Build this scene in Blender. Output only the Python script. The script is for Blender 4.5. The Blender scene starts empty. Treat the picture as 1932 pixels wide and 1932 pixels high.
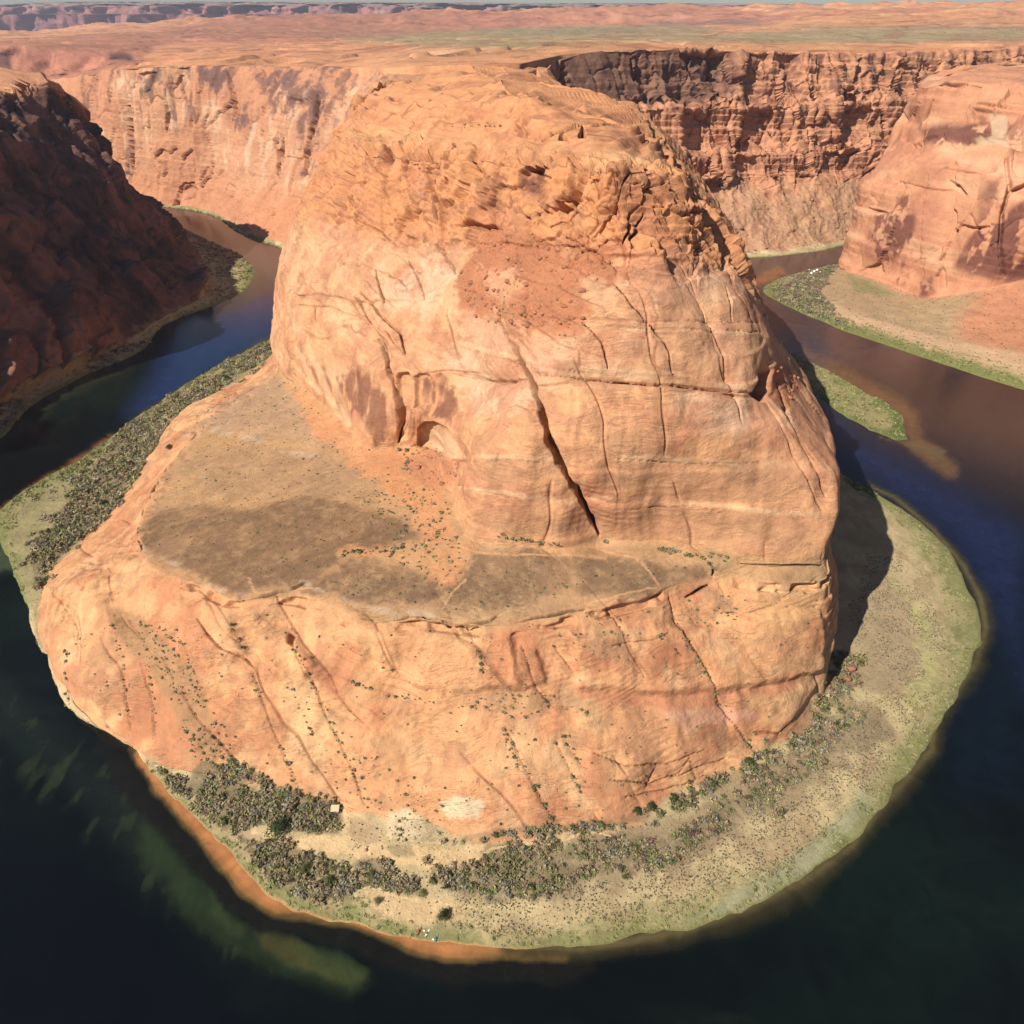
import bpy, math, random
import numpy as np
C = bpy.context.scene
R = math.radians
random.seed(4); rng = np.random.default_rng(11)

# ------------------------------------------------------------------ camera, world, sun, exposure
CAMZ = 300.0
FQ = 1379.0                                   # focal length in units of a 1932 wide picture
PITCH = math.atan((966 - 22) / FQ)
SP, CP = math.sin(PITCH), math.cos(PITCH)
cam_d = bpy.data.cameras.new('camera'); cam = bpy.data.objects.new('camera', cam_d)
C.collection.objects.link(cam); C.camera = cam
cam.location = (0, 0, CAMZ); cam.rotation_euler = (math.pi / 2 - PITCH, 0, 0)
cam_d.sensor_width = 36; cam_d.lens = 36 * FQ / 1932
cam_d.clip_start = 1; cam_d.clip_end = 60000
C.render.resolution_x = C.render.resolution_y = 1024

SUN_EL = R(42); SUN_DIR = np.array([-0.77 * math.cos(SUN_EL), -0.638 * math.cos(SUN_EL), math.sin(SUN_EL)])
w = bpy.data.worlds.new('World'); C.world = w; w.use_nodes = True
nt = w.node_tree; bg = nt.nodes['Background']
sky = nt.nodes.new('ShaderNodeTexSky'); sky.sky_type = 'NISHITA'; sky.sun_disc = False
sky.sun_elevation = SUN_EL; sky.sun_rotation = R(230); sky.altitude = 1200
nt.links.new(sky.outputs[0], bg.inputs[0]); bg.inputs[1].default_value = 0.05
sd = bpy.data.lights.new('sun', 'SUN'); sun = bpy.data.objects.new('sun', sd); C.collection.objects.link(sun)
sd.energy = 5.0; sd.angle = R(0.5); sd.color = (1.0, 0.93, 0.83)
from mathutils import Vector
sun.rotation_euler = Vector(SUN_DIR).to_track_quat('Z', 'Y').to_euler()
C.view_settings.view_transform = 'Standard'; C.view_settings.look = 'None'
C.view_settings.exposure = 0.52; C.view_settings.gamma = 1
C.render.engine = 'CYCLES'

# ------------------------------------------------------------------ maths helpers
def P(a, b, c=None, Y=None):
    """photo point + known height (c) or known forward distance (Y) -> point of the place"""
    x = (a - 966) / FQ; y = (b - 966) / FQ
    fw = CP - y * SP; dn = SP + y * CP
    t = (CAMZ - c) / dn if Y is None else Y / fw
    return np.array([x * t, fw * t, CAMZ - dn * t])
def W(x, y, z): return np.array([x, y, z], float)
def Q(a, b, Y): return P(a, b, Y=Y)
def proj(p):
    """point of the place -> photo coordinates, used to look surface marks up"""
    dx = p[..., 0]; dy = p[..., 1]; dz = p[..., 2] - CAMZ
    dep = dy * CP - dz * SP
    dep = np.where(dep < 1, 1, dep)
    return 966 + FQ * dx / dep, 966 - FQ * (dy * SP + dz * CP) / dep
T3 = rng.random((64, 64, 64)).astype(np.float32); TF = T3.ravel()
def vn(x, y, z):
    shp = x.shape; x = x.astype(np.float32).ravel(); y = y.astype(np.float32).ravel(); z = z.astype(np.float32).ravel()
    out = np.empty(x.shape, np.float32)
    for s0 in range(0, len(x), 32768):
        a, b, c = x[s0:s0 + 32768], y[s0:s0 + 32768], z[s0:s0 + 32768]
        af = np.floor(a); bf = np.floor(b); cf_ = np.floor(c)
        fx = a - af; fy = b - bf; fz = c - cf_
        fx *= fx * (3 - 2 * fx); fy *= fy * (3 - 2 * fy); fz *= fz * (3 - 2 * fz)
        xi = (af.astype(np.int32) & 63) << 12; yi = (bf.astype(np.int32) & 63) << 6; zi = cf_.astype(np.int32) & 63
        x1 = (xi + 4096) & 0x3ffff; y1 = (yi + 64) & 0xfff; z1 = (zi + 1) & 63
        def g(i, j, k): return TF.take(i + j + k)
        p = g(xi, yi, zi); p += (g(x1, yi, zi) - p) * fx; q = g(xi, y1, zi); q += (g(x1, y1, zi) - q) * fx
        r = g(xi, yi, z1); r += (g(x1, yi, z1) - r) * fx; t = g(xi, y1, z1); t += (g(x1, y1, z1) - t) * fx
        p += (q - p) * fy; r += (t - r) * fy; p += (r - p) * fz
        out[s0:s0 + 32768] = p * 2 - 1
    return out.reshape(shp)
def fbm(p, s, o=4, g=0.5, seed=0, sx=1, sy=1, sz=1):
    x = p[..., 0] / s * sx + seed * 7.3; y = p[..., 1] / s * sy + seed * 3.1; z = p[..., 2] / s * sz + seed * 5.7
    r = 0; a = 1; t = 0
    for i in range(o):
        r = r + a * vn(x, y, z); t += a; a *= g
        x, y, z = x * 2.03 + y * .21 + 1.7, y * 2.01 - x * .21 + 9.2, z * 2.02 + 3.3
    return r / t
def ridge(p, s, o=3, seed=0, sx=1, sy=1, sz=1):
    x = p[..., 0] / s * sx + seed * 7.3; y = p[..., 1] / s * sy + seed * 3.1; z = p[..., 2] / s * sz + seed * 5.7
    r = 0; a = 1; t = 0
    for i in range(o):
        r = r + a * (1 - np.abs(vn(x, y, z)) * 2.2); t += a; a *= .5
        x, y, z = x * 2.03 + 1.7, y * 2.01 + 9.2, z * 2.02 + 3.3
    return r / t
def voro(p, s, seed=0, sx=1, sy=1, sz=1, jit=.9):
    """nearest-cell noise: random value of the cell, and distance to the cell border"""
    q = np.stack([p[..., 0] / s * sx + seed * 11.3, p[..., 1] / s * sy, p[..., 2] / s * sz], -1)
    b = np.floor(q).astype(np.int64); f1 = np.full(q.shape[:-1], 9.); f2 = f1.copy(); v = np.zeros_like(f1); v2 = np.zeros_like(f1); tl = np.zeros_like(f1)
    for i in (-1, 0, 1):
        for j in (-1, 0, 1):
            for k in (-1, 0, 1):
                c = b + (i, j, k); m = c & 63
                jx = T3[m[..., 0], m[..., 1], m[..., 2]]; jy = T3[m[..., 1], m[..., 2], (m[..., 0] + 7) & 63]; jz = T3[m[..., 2], (m[..., 0] + 13) & 63, m[..., 1]]
                ex = c[..., 0] + .5 + (jx - .5) * jit - q[..., 0]; ey = c[..., 1] + .5 + (jy - .5) * jit - q[..., 1]; ez = c[..., 2] + .5 + (jz - .5) * jit - q[..., 2]
                d = np.sqrt(ex ** 2 + ey ** 2 + ez ** 2)
                n = d < f1
                f2 = np.where(n, f1, np.minimum(f2, d)); f1 = np.where(n, d, f1)
                v = np.where(n, (jx * 7.13 + jy * 3.71) % 1, v); v2 = np.where(n, jz, v2)
                tl = np.where(n, ex * ((jy * 5.3) % 1 - .5) + ey * ((jz * 6.1) % 1 - .5) + ez * ((jx * 4.7) % 1 - .5), tl)
    return v, f2 - f1, tl * 2
def sstep(a, b, x):
    t = np.clip((x - a) / (b - a), 0, 1); return t * t * (3 - 2 * t)
def linedist(pts, u, v):
    """distance to a traced line, and how far along it (0..1)"""
    pts = np.array(pts, float); d = np.full(u.shape, 1e9); al = np.zeros(u.shape)
    L = np.r_[0, np.cumsum(np.hypot(*np.diff(pts, axis=0).T))]
    for i in range(len(pts) - 1):
        a, b = pts[i], pts[i + 1]; e = b - a; l2 = e @ e + 1e-9
        t = np.clip(((u - a[0]) * e[0] + (v - a[1]) * e[1]) / l2, 0, 1)
        dd = np.hypot(u - a[0] - t * e[0], v - a[1] - t * e[1]); n = dd < d
        d = np.where(n, dd, d); al = np.where(n, (L[i] + t * (L[i + 1] - L[i])) / L[-1], al)
    return d, al
def inpoly(pts, u, v):
    pts = np.array(pts, float); r = np.zeros(u.shape, bool); n = len(pts)
    for i in range(n):
        x1, y1 = pts[i]; x2, y2 = pts[(i + 1) % n]
        if y1 == y2: continue
        r ^= ((y1 > v) != (y2 > v)) & (u < (x2 - x1) * (v - y1) / (y2 - y1) + x1)
    return r
def area(pts, u, v, soft=8, wob=None):
    """soft membership of a traced area, border roughened by wob"""
    pts = np.array(pts, float); out = np.zeros(u.shape)
    lo = pts.min(0) - 4 * soft - 30; hi = pts.max(0) + 4 * soft + 30
    m = (u > lo[0]) & (u < hi[0]) & (v > lo[1]) & (v < hi[1])
    if not m.any(): return out
    uu, vv = u[m], v[m]
    d, _ = linedist(np.vstack([pts, pts[:1]]), uu, vv)
    s = np.where(inpoly(pts, uu, vv), d, -d)
    if wob is not None: s = s + wob[m]
    out[m] = sstep(-soft, soft, s); return out
def lin(r, g, b):
    f = lambda c: (c / 255 / 12.92 if c < 10 else ((c / 255 + .055) / 1.055) ** 2.4)
    return np.array([f(r), f(g), f(b)])
def A(r, g, b): return lin(r, g, b) / 1.6       # colour seen in full sun -> base colour
def mix(c, col, m): return c * (1 - m[..., None]) + np.asarray(col) * m[..., None]

# ------------------------------------------------------------------ surfaces spanned between traced profiles
def hermite(K, n, tens):
    """K: (k, ..., 3) knots along axis 0, n samples per span, tens per knot (0 corner .. 1 smooth)"""
    K = np.asarray(K, float); k = len(K)
    D = np.linalg.norm(np.diff(K, axis=0), axis=-1, keepdims=True) + 1e-6
    S = np.diff(K, axis=0) / D
    M = np.zeros_like(K); M[0] = S[0]; M[-1] = S[-1]
    M[1:-1] = (S[:-1] * D[1:] + S[1:] * D[:-1]) / (D[1:] + D[:-1])
    out = []; par = []
    for i in range(k - 1):
        t = np.arange(n[i]) / n[i]
        if i == k - 2: t = np.r_[t, 1.0]
        t = t.reshape((-1,) + (1,) * (K.ndim - 1))
        d = K[i + 1] - K[i]
        a = M[i] * D[i] * tens[i] + d * (1 - tens[i]); b = M[i + 1] * D[i] * tens[i + 1] + d * (1 - tens[i + 1])
        out.append((2 * t**3 - 3 * t**2 + 1) * K[i] + (t**3 - 2 * t**2 + t) * a + (-2 * t**3 + 3 * t**2) * K[i + 1] + (t**3 - t**2) * b)
        par.append(i + t.ravel())
    return np.concatenate(out, 0), np.concatenate(par)
def normals(G):
    a = np.gradient(G, axis=0); b = np.gradient(G, axis=1)
    n = np.cross(a, b); n /= np.linalg.norm(n, axis=-1, keepdims=True) + 1e-9
    return n
def grid_mesh(name, G, col, mat, extra=None, flip=False, drop=None):
    h, w_ = G.shape[:2]; me = bpy.data.meshes.new(name)
    idx = np.arange(h * w_).reshape(h, w_)
    F = np.stack([idx[:-1, :-1], idx[:-1, 1:], idx[1:, 1:], idx[1:, :-1]], -1).reshape(-1, 4)
    if drop is not None: F = F[~drop.ravel()]
    if flip: F = F[:, ::-1]
    me.vertices.add(h * w_); me.vertices.foreach_set('co', G.astype(np.float32).ravel())
    me.loops.add(F.size); me.loops.foreach_set('vertex_index', F.astype(np.int32).ravel())
    me.polygons.add(len(F)); me.polygons.foreach_set('loop_start', np.arange(0, F.size, 4, dtype=np.int32))
    me.update(calc_edges=True); me.shade_smooth()
    c = np.ones((h * w_, 4), np.float32); c[:, :3] = col.reshape(-1, 3)
    at = me.color_attributes.new('Col', 'FLOAT_COLOR', 'POINT'); at.data.foreach_set('color', c.ravel())
    for k, a in (extra or {}).items():
        t = me.attributes.new(k, 'FLOAT', 'POINT'); t.data.foreach_set('value', a.astype(np.float32).ravel())
    me.materials.append(mat); o = bpy.data.objects.new(name, me); C.collection.objects.link(o)
    return o
def tri_mesh(name, V, F, col, mat):
    me = bpy.data.meshes.new(name); V = np.asarray(V, np.float32); F = np.asarray(F, np.int32)
    me.vertices.add(len(V)); me.vertices.foreach_set('co', V.ravel())
    me.loops.add(F.size); me.loops.foreach_set('vertex_index', F.ravel())
    k = F.shape[1]; me.polygons.add(len(F)); me.polygons.foreach_set('loop_start', np.arange(0, F.size, k, dtype=np.int32))
    me.update(calc_edges=True)
    if col is not None:
        c = np.ones((len(V), 4), np.float32); c[:, :3] = col
        at = me.color_attributes.new('Col', 'FLOAT_COLOR', 'POINT'); at.data.foreach_set('color', c.ravel())
    me.materials.append(mat); return me
def tag(o, label=None, cat=None, group=None, kind=None):
    if label: o['label'] = label
    if cat: o['category'] = cat
    if group: o['group'] = group
    if kind: o['kind'] = kind
    return o

# ------------------------------------------------------------------ materials
def new_mat(name):
    m = bpy.data.materials.new(name); m.use_nodes = True; return m, m.node_tree, m.node_tree.nodes['Principled BSDF']
def N(nt, t, **kw):
    n = nt.nodes.new(t)
    for k, v in kw.items():
        if k.startswith('i_'): n.inputs[k[2:].replace('_', ' ')].default_value = v
        else: setattr(n, k, v)
    return n
def mathn(nt, op, a, b=None, c=None):
    n = nt.nodes.new('ShaderNodeMath'); n.operation = op
    for i, x in enumerate((a, b, c)):
        if x is None: continue
        if isinstance(x, (int, float)): n.inputs[i].default_value = x
        else: nt.links.new(x, n.inputs[i])
    return n.outputs[0]
def mapped(nt, vec, scale):
    m = nt.nodes.new('ShaderNodeMapping'); m.inputs['Scale'].default_value = scale
    nt.links.new(vec, m.inputs['Vector']); return m.outputs[0]
def rock_mat(name, scale=1.0, bump=1.0, strata=1.0, vary=.28):
    m, nt, b = new_mat(name); L = nt.links.new
    tc = nt.nodes.new('ShaderNodeTexCoord').outputs['Object']
    at = N(nt, 'ShaderNodeAttribute', attribute_name='Col')
    n1 = N(nt, 'ShaderNodeTexNoise', i_Scale=.35 / scale, i_Detail=7., i_Roughness=.62); L(tc, n1.inputs['Vector'])
    n2 = N(nt, 'ShaderNodeTexNoise', i_Scale=.05 / scale, i_Detail=5., i_Roughness=.55); L(tc, n2.inputs['Vector'])
    # thin bedding lines: two sets of folded beds, each showing only in patches
    def beds(vec, sc, seed):
        w0 = N(nt, 'ShaderNodeTexNoise', i_Scale=.018 / scale, i_Detail=3.); L(mapped(nt, tc, (1, 1 + seed * .3, 1)), w0.inputs['Vector'])
        off = nt.nodes.new('ShaderNodeVectorMath'); off.operation = 'MULTIPLY_ADD'; L(w0.outputs['Color'], off.inputs[0]); off.inputs[1].default_value = (0, 0, 26 * scale); L(tc, off.inputs[2])
        rt = nt.nodes.new('ShaderNodeMapping'); rt.inputs['Rotation'].default_value = vec; L(off.outputs[0], rt.inputs['Vector'])
        q = N(nt, 'ShaderNodeTexNoise', i_Scale=1.0, i_Detail=5., i_Roughness=.65, i_Distortion=.2); L(mapped(nt, rt.outputs[0], sc), q.inputs['Vector']); return q.outputs[0]
    b1 = beds((0, 0, 0), (.015 / scale, .02 / scale, .42 / scale), 0); b2 = beds((.35, .3, 0), (.03 / scale, .03 / scale, .8 / scale), 1)
    gt = N(nt, 'ShaderNodeTexNoise', i_Scale=.03 / scale, i_Detail=3.); L(tc, gt.inputs['Vector'])
    gm = nt.nodes.new('ShaderNodeMapRange'); L(gt.outputs[0], gm.inputs[0]); gm.inputs[1].default_value = .42; gm.inputs[2].default_value = .58
    mxn = nt.nodes.new('ShaderNodeMix'); L(gm.outputs[0], mxn.inputs[0]); L(b1, mxn.inputs[2]); L(b2, mxn.inputs[3]); bd_ = mxn.outputs[0]
    v = mathn(nt, 'MULTIPLY_ADD', n1.outputs[0], vary * 1.1, 1 - vary * .55)
    v2 = mathn(nt, 'MULTIPLY_ADD', bd_, vary * 1.5 * strata, 1 - vary * .75 * strata)
    v3 = mathn(nt, 'MULTIPLY_ADD', n2.outputs[0], vary * 1.4, 1 - vary * .7)
    n4 = N(nt, 'ShaderNodeTexNoise', i_Scale=1.1 / scale, i_Detail=4., i_Roughness=.7); L(tc, n4.inputs['Vector'])
    ln = nt.nodes.new('ShaderNodeMapRange'); L(mathn(nt, 'ABSOLUTE', mathn(nt, 'SUBTRACT', mathn(nt, 'FRACT', mathn(nt, 'MULTIPLY', bd_, 9.0)), .5)), ln.inputs[0]); ln.inputs[1].default_value = 0; ln.inputs[2].default_value = .09; ln.inputs[3].default_value = 1 - .24 * strata; ln.inputs[4].default_value = 1
    g2 = N(nt, 'ShaderNodeTexNoise', i_Scale=.045 / scale, i_Detail=4.); L(mapped(nt, tc, (1, 1, 2.3)), g2.inputs['Vector']); g2m = nt.nodes.new('ShaderNodeMapRange'); L(g2.outputs[0], g2m.inputs[0]); g2m.inputs[1].default_value = .44; g2m.inputs[2].default_value = .58
    lg = nt.nodes.new('ShaderNodeMix'); L(g2m.outputs[0], lg.inputs[0]); lg.inputs[2].default_value = 1.0; L(ln.outputs[0], lg.inputs[3])
    v4 = mathn(nt, 'MULTIPLY', mathn(nt, 'MULTIPLY_ADD', n4.outputs[0], vary * 1.6, 1 - vary * .8), lg.outputs[0])
    vv = mathn(nt, 'MULTIPLY', mathn(nt, 'MULTIPLY', mathn(nt, 'MULTIPLY', v, v2), v3), v4)
    sc = nt.nodes.new('ShaderNodeVectorMath'); sc.operation = 'SCALE'
    L(at.outputs['Color'], sc.inputs[0]); L(vv, sc.inputs['Scale']); L(sc.outputs[0], b.inputs['Base Color'])
    h = mathn(nt, 'ADD', mathn(nt, 'MULTIPLY', n1.outputs[0], 1.3 * scale), mathn(nt, 'ADD', mathn(nt, 'MULTIPLY', bd_, .55 * strata * scale), mathn(nt, 'MULTIPLY_ADD', n4.outputs[0], .5 * scale, mathn(nt, 'MULTIPLY', lg.outputs[0], 1.2 * scale))))
    bp = nt.nodes.new('ShaderNodeBump'); bp.inputs['Strength'].default_value = .62 * bump; bp.inputs['Distance'].default_value = 1.0
    L(h, bp.inputs['Height']); L(bp.outputs[0], b.inputs['Normal'])
    b.inputs['Roughness'].default_value = .95; b.inputs['Specular IOR Level'].default_value = .15
    return m
def leaf_mat(name, rough=.8):
    m, nt, b = new_mat(name); L = nt.links.new
    at = N(nt, 'ShaderNodeAttribute', attribute_name='Col')
    tc = nt.nodes.new('ShaderNodeTexCoord').outputs['Object']
    n1 = N(nt, 'ShaderNodeTexNoise', i_Scale=2.5, i_Detail=3.); L(tc, n1.inputs['Vector'])
    oi = nt.nodes.new('ShaderNodeObjectInfo')
    v = mathn(nt, 'MULTIPLY', mathn(nt, 'MULTIPLY_ADD', n1.outputs[0], .9, .55), mathn(nt, 'MULTIPLY_ADD', oi.outputs['Random'], .5, .75))
    sc = nt.nodes.new('ShaderNodeVectorMath'); sc.operation = 'SCALE'
    L(at.outputs['Color'], sc.inputs[0]); L(v, sc.inputs['Scale']); L(sc.outputs[0], b.inputs['Base Color'])
    b.inputs['Roughness'].default_value = rough; b.inputs['Specular IOR Level'].default_value = .2
    return m
def plain_mat(name, col, rough=.6):
    m, nt, b = new_mat(name); L = nt.links.new
    tc = nt.nodes.new('ShaderNodeTexCoord').outputs['Object']
    n1 = N(nt, 'ShaderNodeTexNoise', i_Scale=1.5, i_Detail=4.); L(tc, n1.inputs['Vector'])
    rp = nt.nodes.new('ShaderNodeMix'); rp.data_type = 'RGBA'; L(n1.outputs[0], rp.inputs[0])
    rp.inputs[6].default_value = (*[c * .8 for c in col], 1); rp.inputs[7].default_value = (*[min(1, c * 1.15) for c in col], 1)
    L(rp.outputs[2], b.inputs['Base Color']); b.inputs['Roughness'].default_value = rough
    return m
M_ROCK = rock_mat('sandstone'); M_FAR = rock_mat('far_sandstone', 2.6, .8, .55); M_PLAIN = rock_mat('plateau_sand', 4.0, 1.0, .6, .42)
M_LEAF = leaf_mat('foliage'); M_BARK = plain_mat('bark', (.12, .08, .055), .9)

# ------------------------------------------------------------------ INNER BANK: far left wall, the great butte, far right wall
# rows: 1 waterline 2 beach 3 foot of rock 4 apron 5 shelf edge 6 cliff foot 7 face 8 shoulder 9 slope top 10 brow 11 top 12 spine
PL = [(.02, .004), (.06, .02), (.28, .13), (.42, .26), (.5, .4), (.6, .55), (.68, .7), (.8, .85), (1, 1)]
PT = [(.03, .01), (.08, .02), (.32, .18), (.55, .34), (.6, .47), (.68, .52), (.75, .72), (.86, .77), (1, 1)]
def wall(wl, rim, prof, back=(0, 60)):
    wl = np.array(wl); rim = np.array(rim); r = [wl]
    for a, z in prof[:]:
        p = wl + (rim - wl) * a; p[2] = wl[2] + (rim[2] - wl[2]) * z; r.append(p)
    b = np.array([back[0], back[1], 0.])
    return r + [rim + b + (0, 0, -1), rim + 2.2 * b + (0, 0, -9)]
def colm(r1, r2, r3, r4, r5, r6, r7, r8, r9, r10, r11, sp): return [r1, r2, r3, r4, r5, r6, r7, r8, r9, r10, r11, sp]
def lerp(a, b, t, dx=0): return a + (b - a) * t
S0 = Q(1000, 195, 515); S1 = Q(985, 182, 580); S2 = Q(960, 168, 660); S3 = Q(940, 155, 740); S4 = Q(925, 144, 850); S5 = Q(905, 134, 960); S6 = Q(885, 125, 1060)
cols = []
def add(n, c): assert len(c) == 12, (n, len(c)); cols.append((n, c))
def face(foot, m, sh, Yb):          # row 7 from a photo point at a distance between foot and shoulder
    return Q(m[0], m[1], Yb)
add('F0', wall(W(-1100, 1500, 0), Q(-60, 156, 1800), PL))
add('F1', wall(P(150, 370, 0), Q(89, 152, 1750), PL))
add('F2', wall(P(265, 385, 0), Q(265, 127, 1530), PL))
add('F3', wall(P(380, 400, 0), Q(400, 125, 1470), PL))
add('F4', wall(P(473, 450, 0), Q(520, 126, 1420), PL))
add('F5', wall(P(529, 470, 0), Q(640, 128, 1330), PL))
add('F6', wall(W(-322, 1075, 0), Q(722, 149, 1000), PL, (90, 20)))
add('L1', wall(W(-296, 975, 0), Q(697, 180, 860), PL)[:11] + [S6])
add('L2', [W(-262, 860, 0), W(-260, 858, 3), W(-256, 856, 8), W(-250, 850, 40), W(-246, 845, 50), W(-243, 835, 60), Q(533, 520, 800), Q(538, 462, 770), Q(562, 397, 750), Q(640, 242, 790), Q(700, 178, 840), S5])
add('B1', [P(509, 639, 0), P(508, 652, 2), P(510, 668, 5), P(520, 684, 25), P(527, 694, 42), P(534, 704, 50), Q(536, 630, 588), Q(541, 545, 610), Q(572, 410, 670), Q(637, 258, 745), Q(700, 190, 800), S4])
add('B2', [P(427, 682, 0), P(447, 698, 2), P(463, 712, 5), P(490, 712, 22), P(515, 715, 40), P(575, 735, 55), Q(565, 650, 535), Q(592, 562, 548), Q(640, 425, 600), Q(668, 285, 640), Q(715, 200, 745), S3])
add('B3', [P(284, 768, 0), P(312, 778, 2), P(341, 773, 5), P(375, 770, 22), P(420, 772, 35), P(640, 790, 64), Q(640, 700, 470), Q(658, 585, 487), Q(700, 430, 550), Q(735, 292, 576), Q(772, 197, 700), S2])
add('B4', [P(149, 867, 0), P(200, 885, 2), P(251, 906, 5), P(275, 905, 20), P(310, 895, 36), P(700, 842, 68), Q(705, 750, 420), Q(722, 640, 433), Q(780, 452, 500), Q(800, 300, 522), Q(822, 202, 640), S1])
add('B5', [P(0, 961, 0), P(90, 985, 2), P(184, 1002, 5), P(218, 1008, 22), P(258, 1016, 42), P(755, 843, 70), Q(765, 770, 405), Q(790, 700, 412), Q(840, 456, 470), Q(872, 300, 490), Q(888, 206, 580), S0])
add('B6', [P(25, 1075, 0), P(60, 1076, 2), P(98, 1080, 5), P(180, 1075, 28), P(281, 1062, 50), P(792, 838, 72), Q(800, 770, 400), Q(840, 697, 405), Q(900, 455, 442), Q(930, 300, 459), Q(948, 212, 520), S0])
add('B7', [P(65, 1185, 0), P(67, 1183, 2), P(72, 1180, 5), P(200, 1190, 27), P(393, 1112, 56), P(848, 925, 74), Q(858, 800, 372), Q(900, 702, 385), Q(960, 460, 416), Q(988, 303, 433), Q(980, 218, 500), S0])
add('B8', [P(125, 1320, 0), P(127, 1318, 2), P(132, 1314, 5), P(290, 1250, 30), P(456, 1132, 60), P(865, 985, 75), Q(885, 840, 332), Q(950, 717, 350), Q(1010, 470, 387), Q(1035, 308, 403), Q(1000, 224, 480), S0])
add('B9', [P(262, 1428, 0), P(288, 1436, 2), P(314, 1443, 5), P(420, 1320, 29), P(560, 1118, 62), P(882, 1010, 76), Q(920, 870, 310), Q(975, 722, 335), Q(1052, 475, 372), Q(1075, 313, 388), Q(1025, 228, 466), S0])
add('B10', [P(397, 1577, 0), P(445, 1520, 2.5), P(493, 1475, 5), P(590, 1335, 31), P(700, 1172, 66), P(960, 1022, 78), Q(1000, 880, 300), Q(1010, 722, 322), Q(1112, 480, 358), Q(1122, 316, 375), Q(1052, 232, 460), S0])
add('B11', [P(519, 1693, 0), P(610, 1600, 2.5), P(700, 1532, 5), P(770, 1370, 31), P(860, 1175, 68), P(1060, 1029, 79), Q(1085, 880, 297), Q(1100, 718, 315), Q(1180, 483, 350), Q(1172, 318, 368), Q(1080, 234, 456), S0])
add('B12', [P(824, 1782, 0), P(870, 1680, 2.5), P(920, 1581, 5), P(955, 1390, 32), P(1010, 1168, 69), P(1160, 1022, 80), Q(1180, 870, 297), Q(1200, 722, 313), Q(1250, 487, 350), Q(1222, 322, 371), Q(1115, 236, 456), S0])
add('B13', [P(1277, 1753, 0), P(1225, 1640, 2.5), P(1190, 1534, 5), P(1180, 1350, 32), P(1180, 1130, 71), P(1270, 1026, 80), Q(1290, 870, 299), Q(1305, 732, 315), Q(1318, 490, 355), Q(1262, 330, 380), Q(1152, 240, 460), S0])
add('B14', [P(1524, 1650, 0), P(1460, 1560, 2.5), P(1400, 1442, 5), P(1365, 1290, 34), P(1343, 1085, 72), P(1400, 1045, 79), Q(1430, 880, 303), Q(1424, 745, 322), Q(1372, 494, 372), Q(1305, 350, 400), Q(1192, 243, 468), S0])
add('B15', [P(1786, 1345, 0), P(1680, 1330, 2.5), P(1556, 1305, 5), P(1572, 1205, Y=277), P(1563, 1085, Y=283), P(1557, 1053, Y=288), Q(1572, 900, 308), Q(1452, 744, 332), Q(1404, 516, 392), Q(1340, 415, 416), Q(1235, 268, 480), S0])
add('B16', [P(1848, 1200, 0), P(1720, 1180, 2.5), P(1552, 1225, 5), P(1574, 1130, Y=300), P(1556, 1005, Y=308), P(1556, 985, Y=312), Q(1576, 862, 332), Q(1490, 694, 392), Q(1430, 572, 420), Q(1372, 482, 436), Q(1265, 298, 500), S1])
add('B17', [P(1765, 1010, 0), P(1660, 1020, 2.5), W(190, 410, 5), W(186, 405, 40), W(178, 400, 70), W(176, 398, 78), Q(1545, 795, 400), Q(1472, 664, 440), Q(1440, 590, 470), Q(1318, 390, 500), Q(1240, 262, 580), S2])
add('B18', [W(248, 525, 0), W(235, 522, 3), W(215, 515, 6), W(205, 510, 50), W(200, 505, 75), W(195, 505, 90), W(188, 510, 110), W(175, 520, 125), W(168, 530, 150), Q(1253, 268, 620), Q(1165, 192, 690), S3])
add('B19', [W(252, 700, 0), W(245, 698, 3), W(235, 690, 6), W(215, 680, 50), W(205, 675, 80), W(200, 670, 100), W(190, 670, 125), W(180, 670, 150), W(165, 670, 180), Q(1196, 203, 760), Q(1110, 178, 800), S4])
add('B20', [W(262, 850, 0), W(255, 845, 3), W(240, 840, 6), W(215, 830, 50), W(200, 820, 80), W(190, 815, 100), W(180, 810, 125), W(160, 810, 150), W(140, 820, 180), Q(1085, 172, 930), Q(1020, 155, 940), S5])
add('B21', [W(265, 960, 0), W(258, 955, 3), W(240, 950, 6), W(210, 950, 50), W(190, 950, 80), W(170, 955, 100), W(150, 960, 125), W(120, 970, 150), W(100, 985, 180), Q(1032, 141, 1030), Q(980, 130, 1020), S6])
add('W1', wall(W(272, 1010, 0), Q(1062, 106, 1150), PT, (-40, 60)))
add('W2', wall(W(292, 1070, 0), Q(1190, 93, 1230), PT, (0, 50)))
add('W3', wall(P(1392, 489, 0), Q(1340, 94, 1310), PT))
add('W4', wall(P(1470, 483, 0), Q(1490, 99, 1380), PT))
add('W5', wall(P(1540, 474, 0), Q(1610, 101, 1430), PT))
add('W6', wall(P(1600, 463, 0), Q(1740, 98, 1500), PT))
add('W7', wall(W(640, 1190, 0), Q(1932, 92, 1600), PT))
add('W8', wall(W(960, 1200, 0), Q(2150, 92, 1700), PT))
names = [n for n, _ in cols]
K = np.array([c for _, c in cols])                         # (columns, 12 rows, 3)
toe = K[:, 0].copy(); out = K[:, 0] - K[:, 2]; out[:, 2] = 0
out /= np.linalg.norm(out, axis=1, keepdims=True) + 1e-6
toe += out * 9; toe[:, 2] = -5
K = np.concatenate([toe[:, None], K], 1)                    # row 0 below the water
pu, pv = proj(K)
DENS = .50
nc = []
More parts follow.
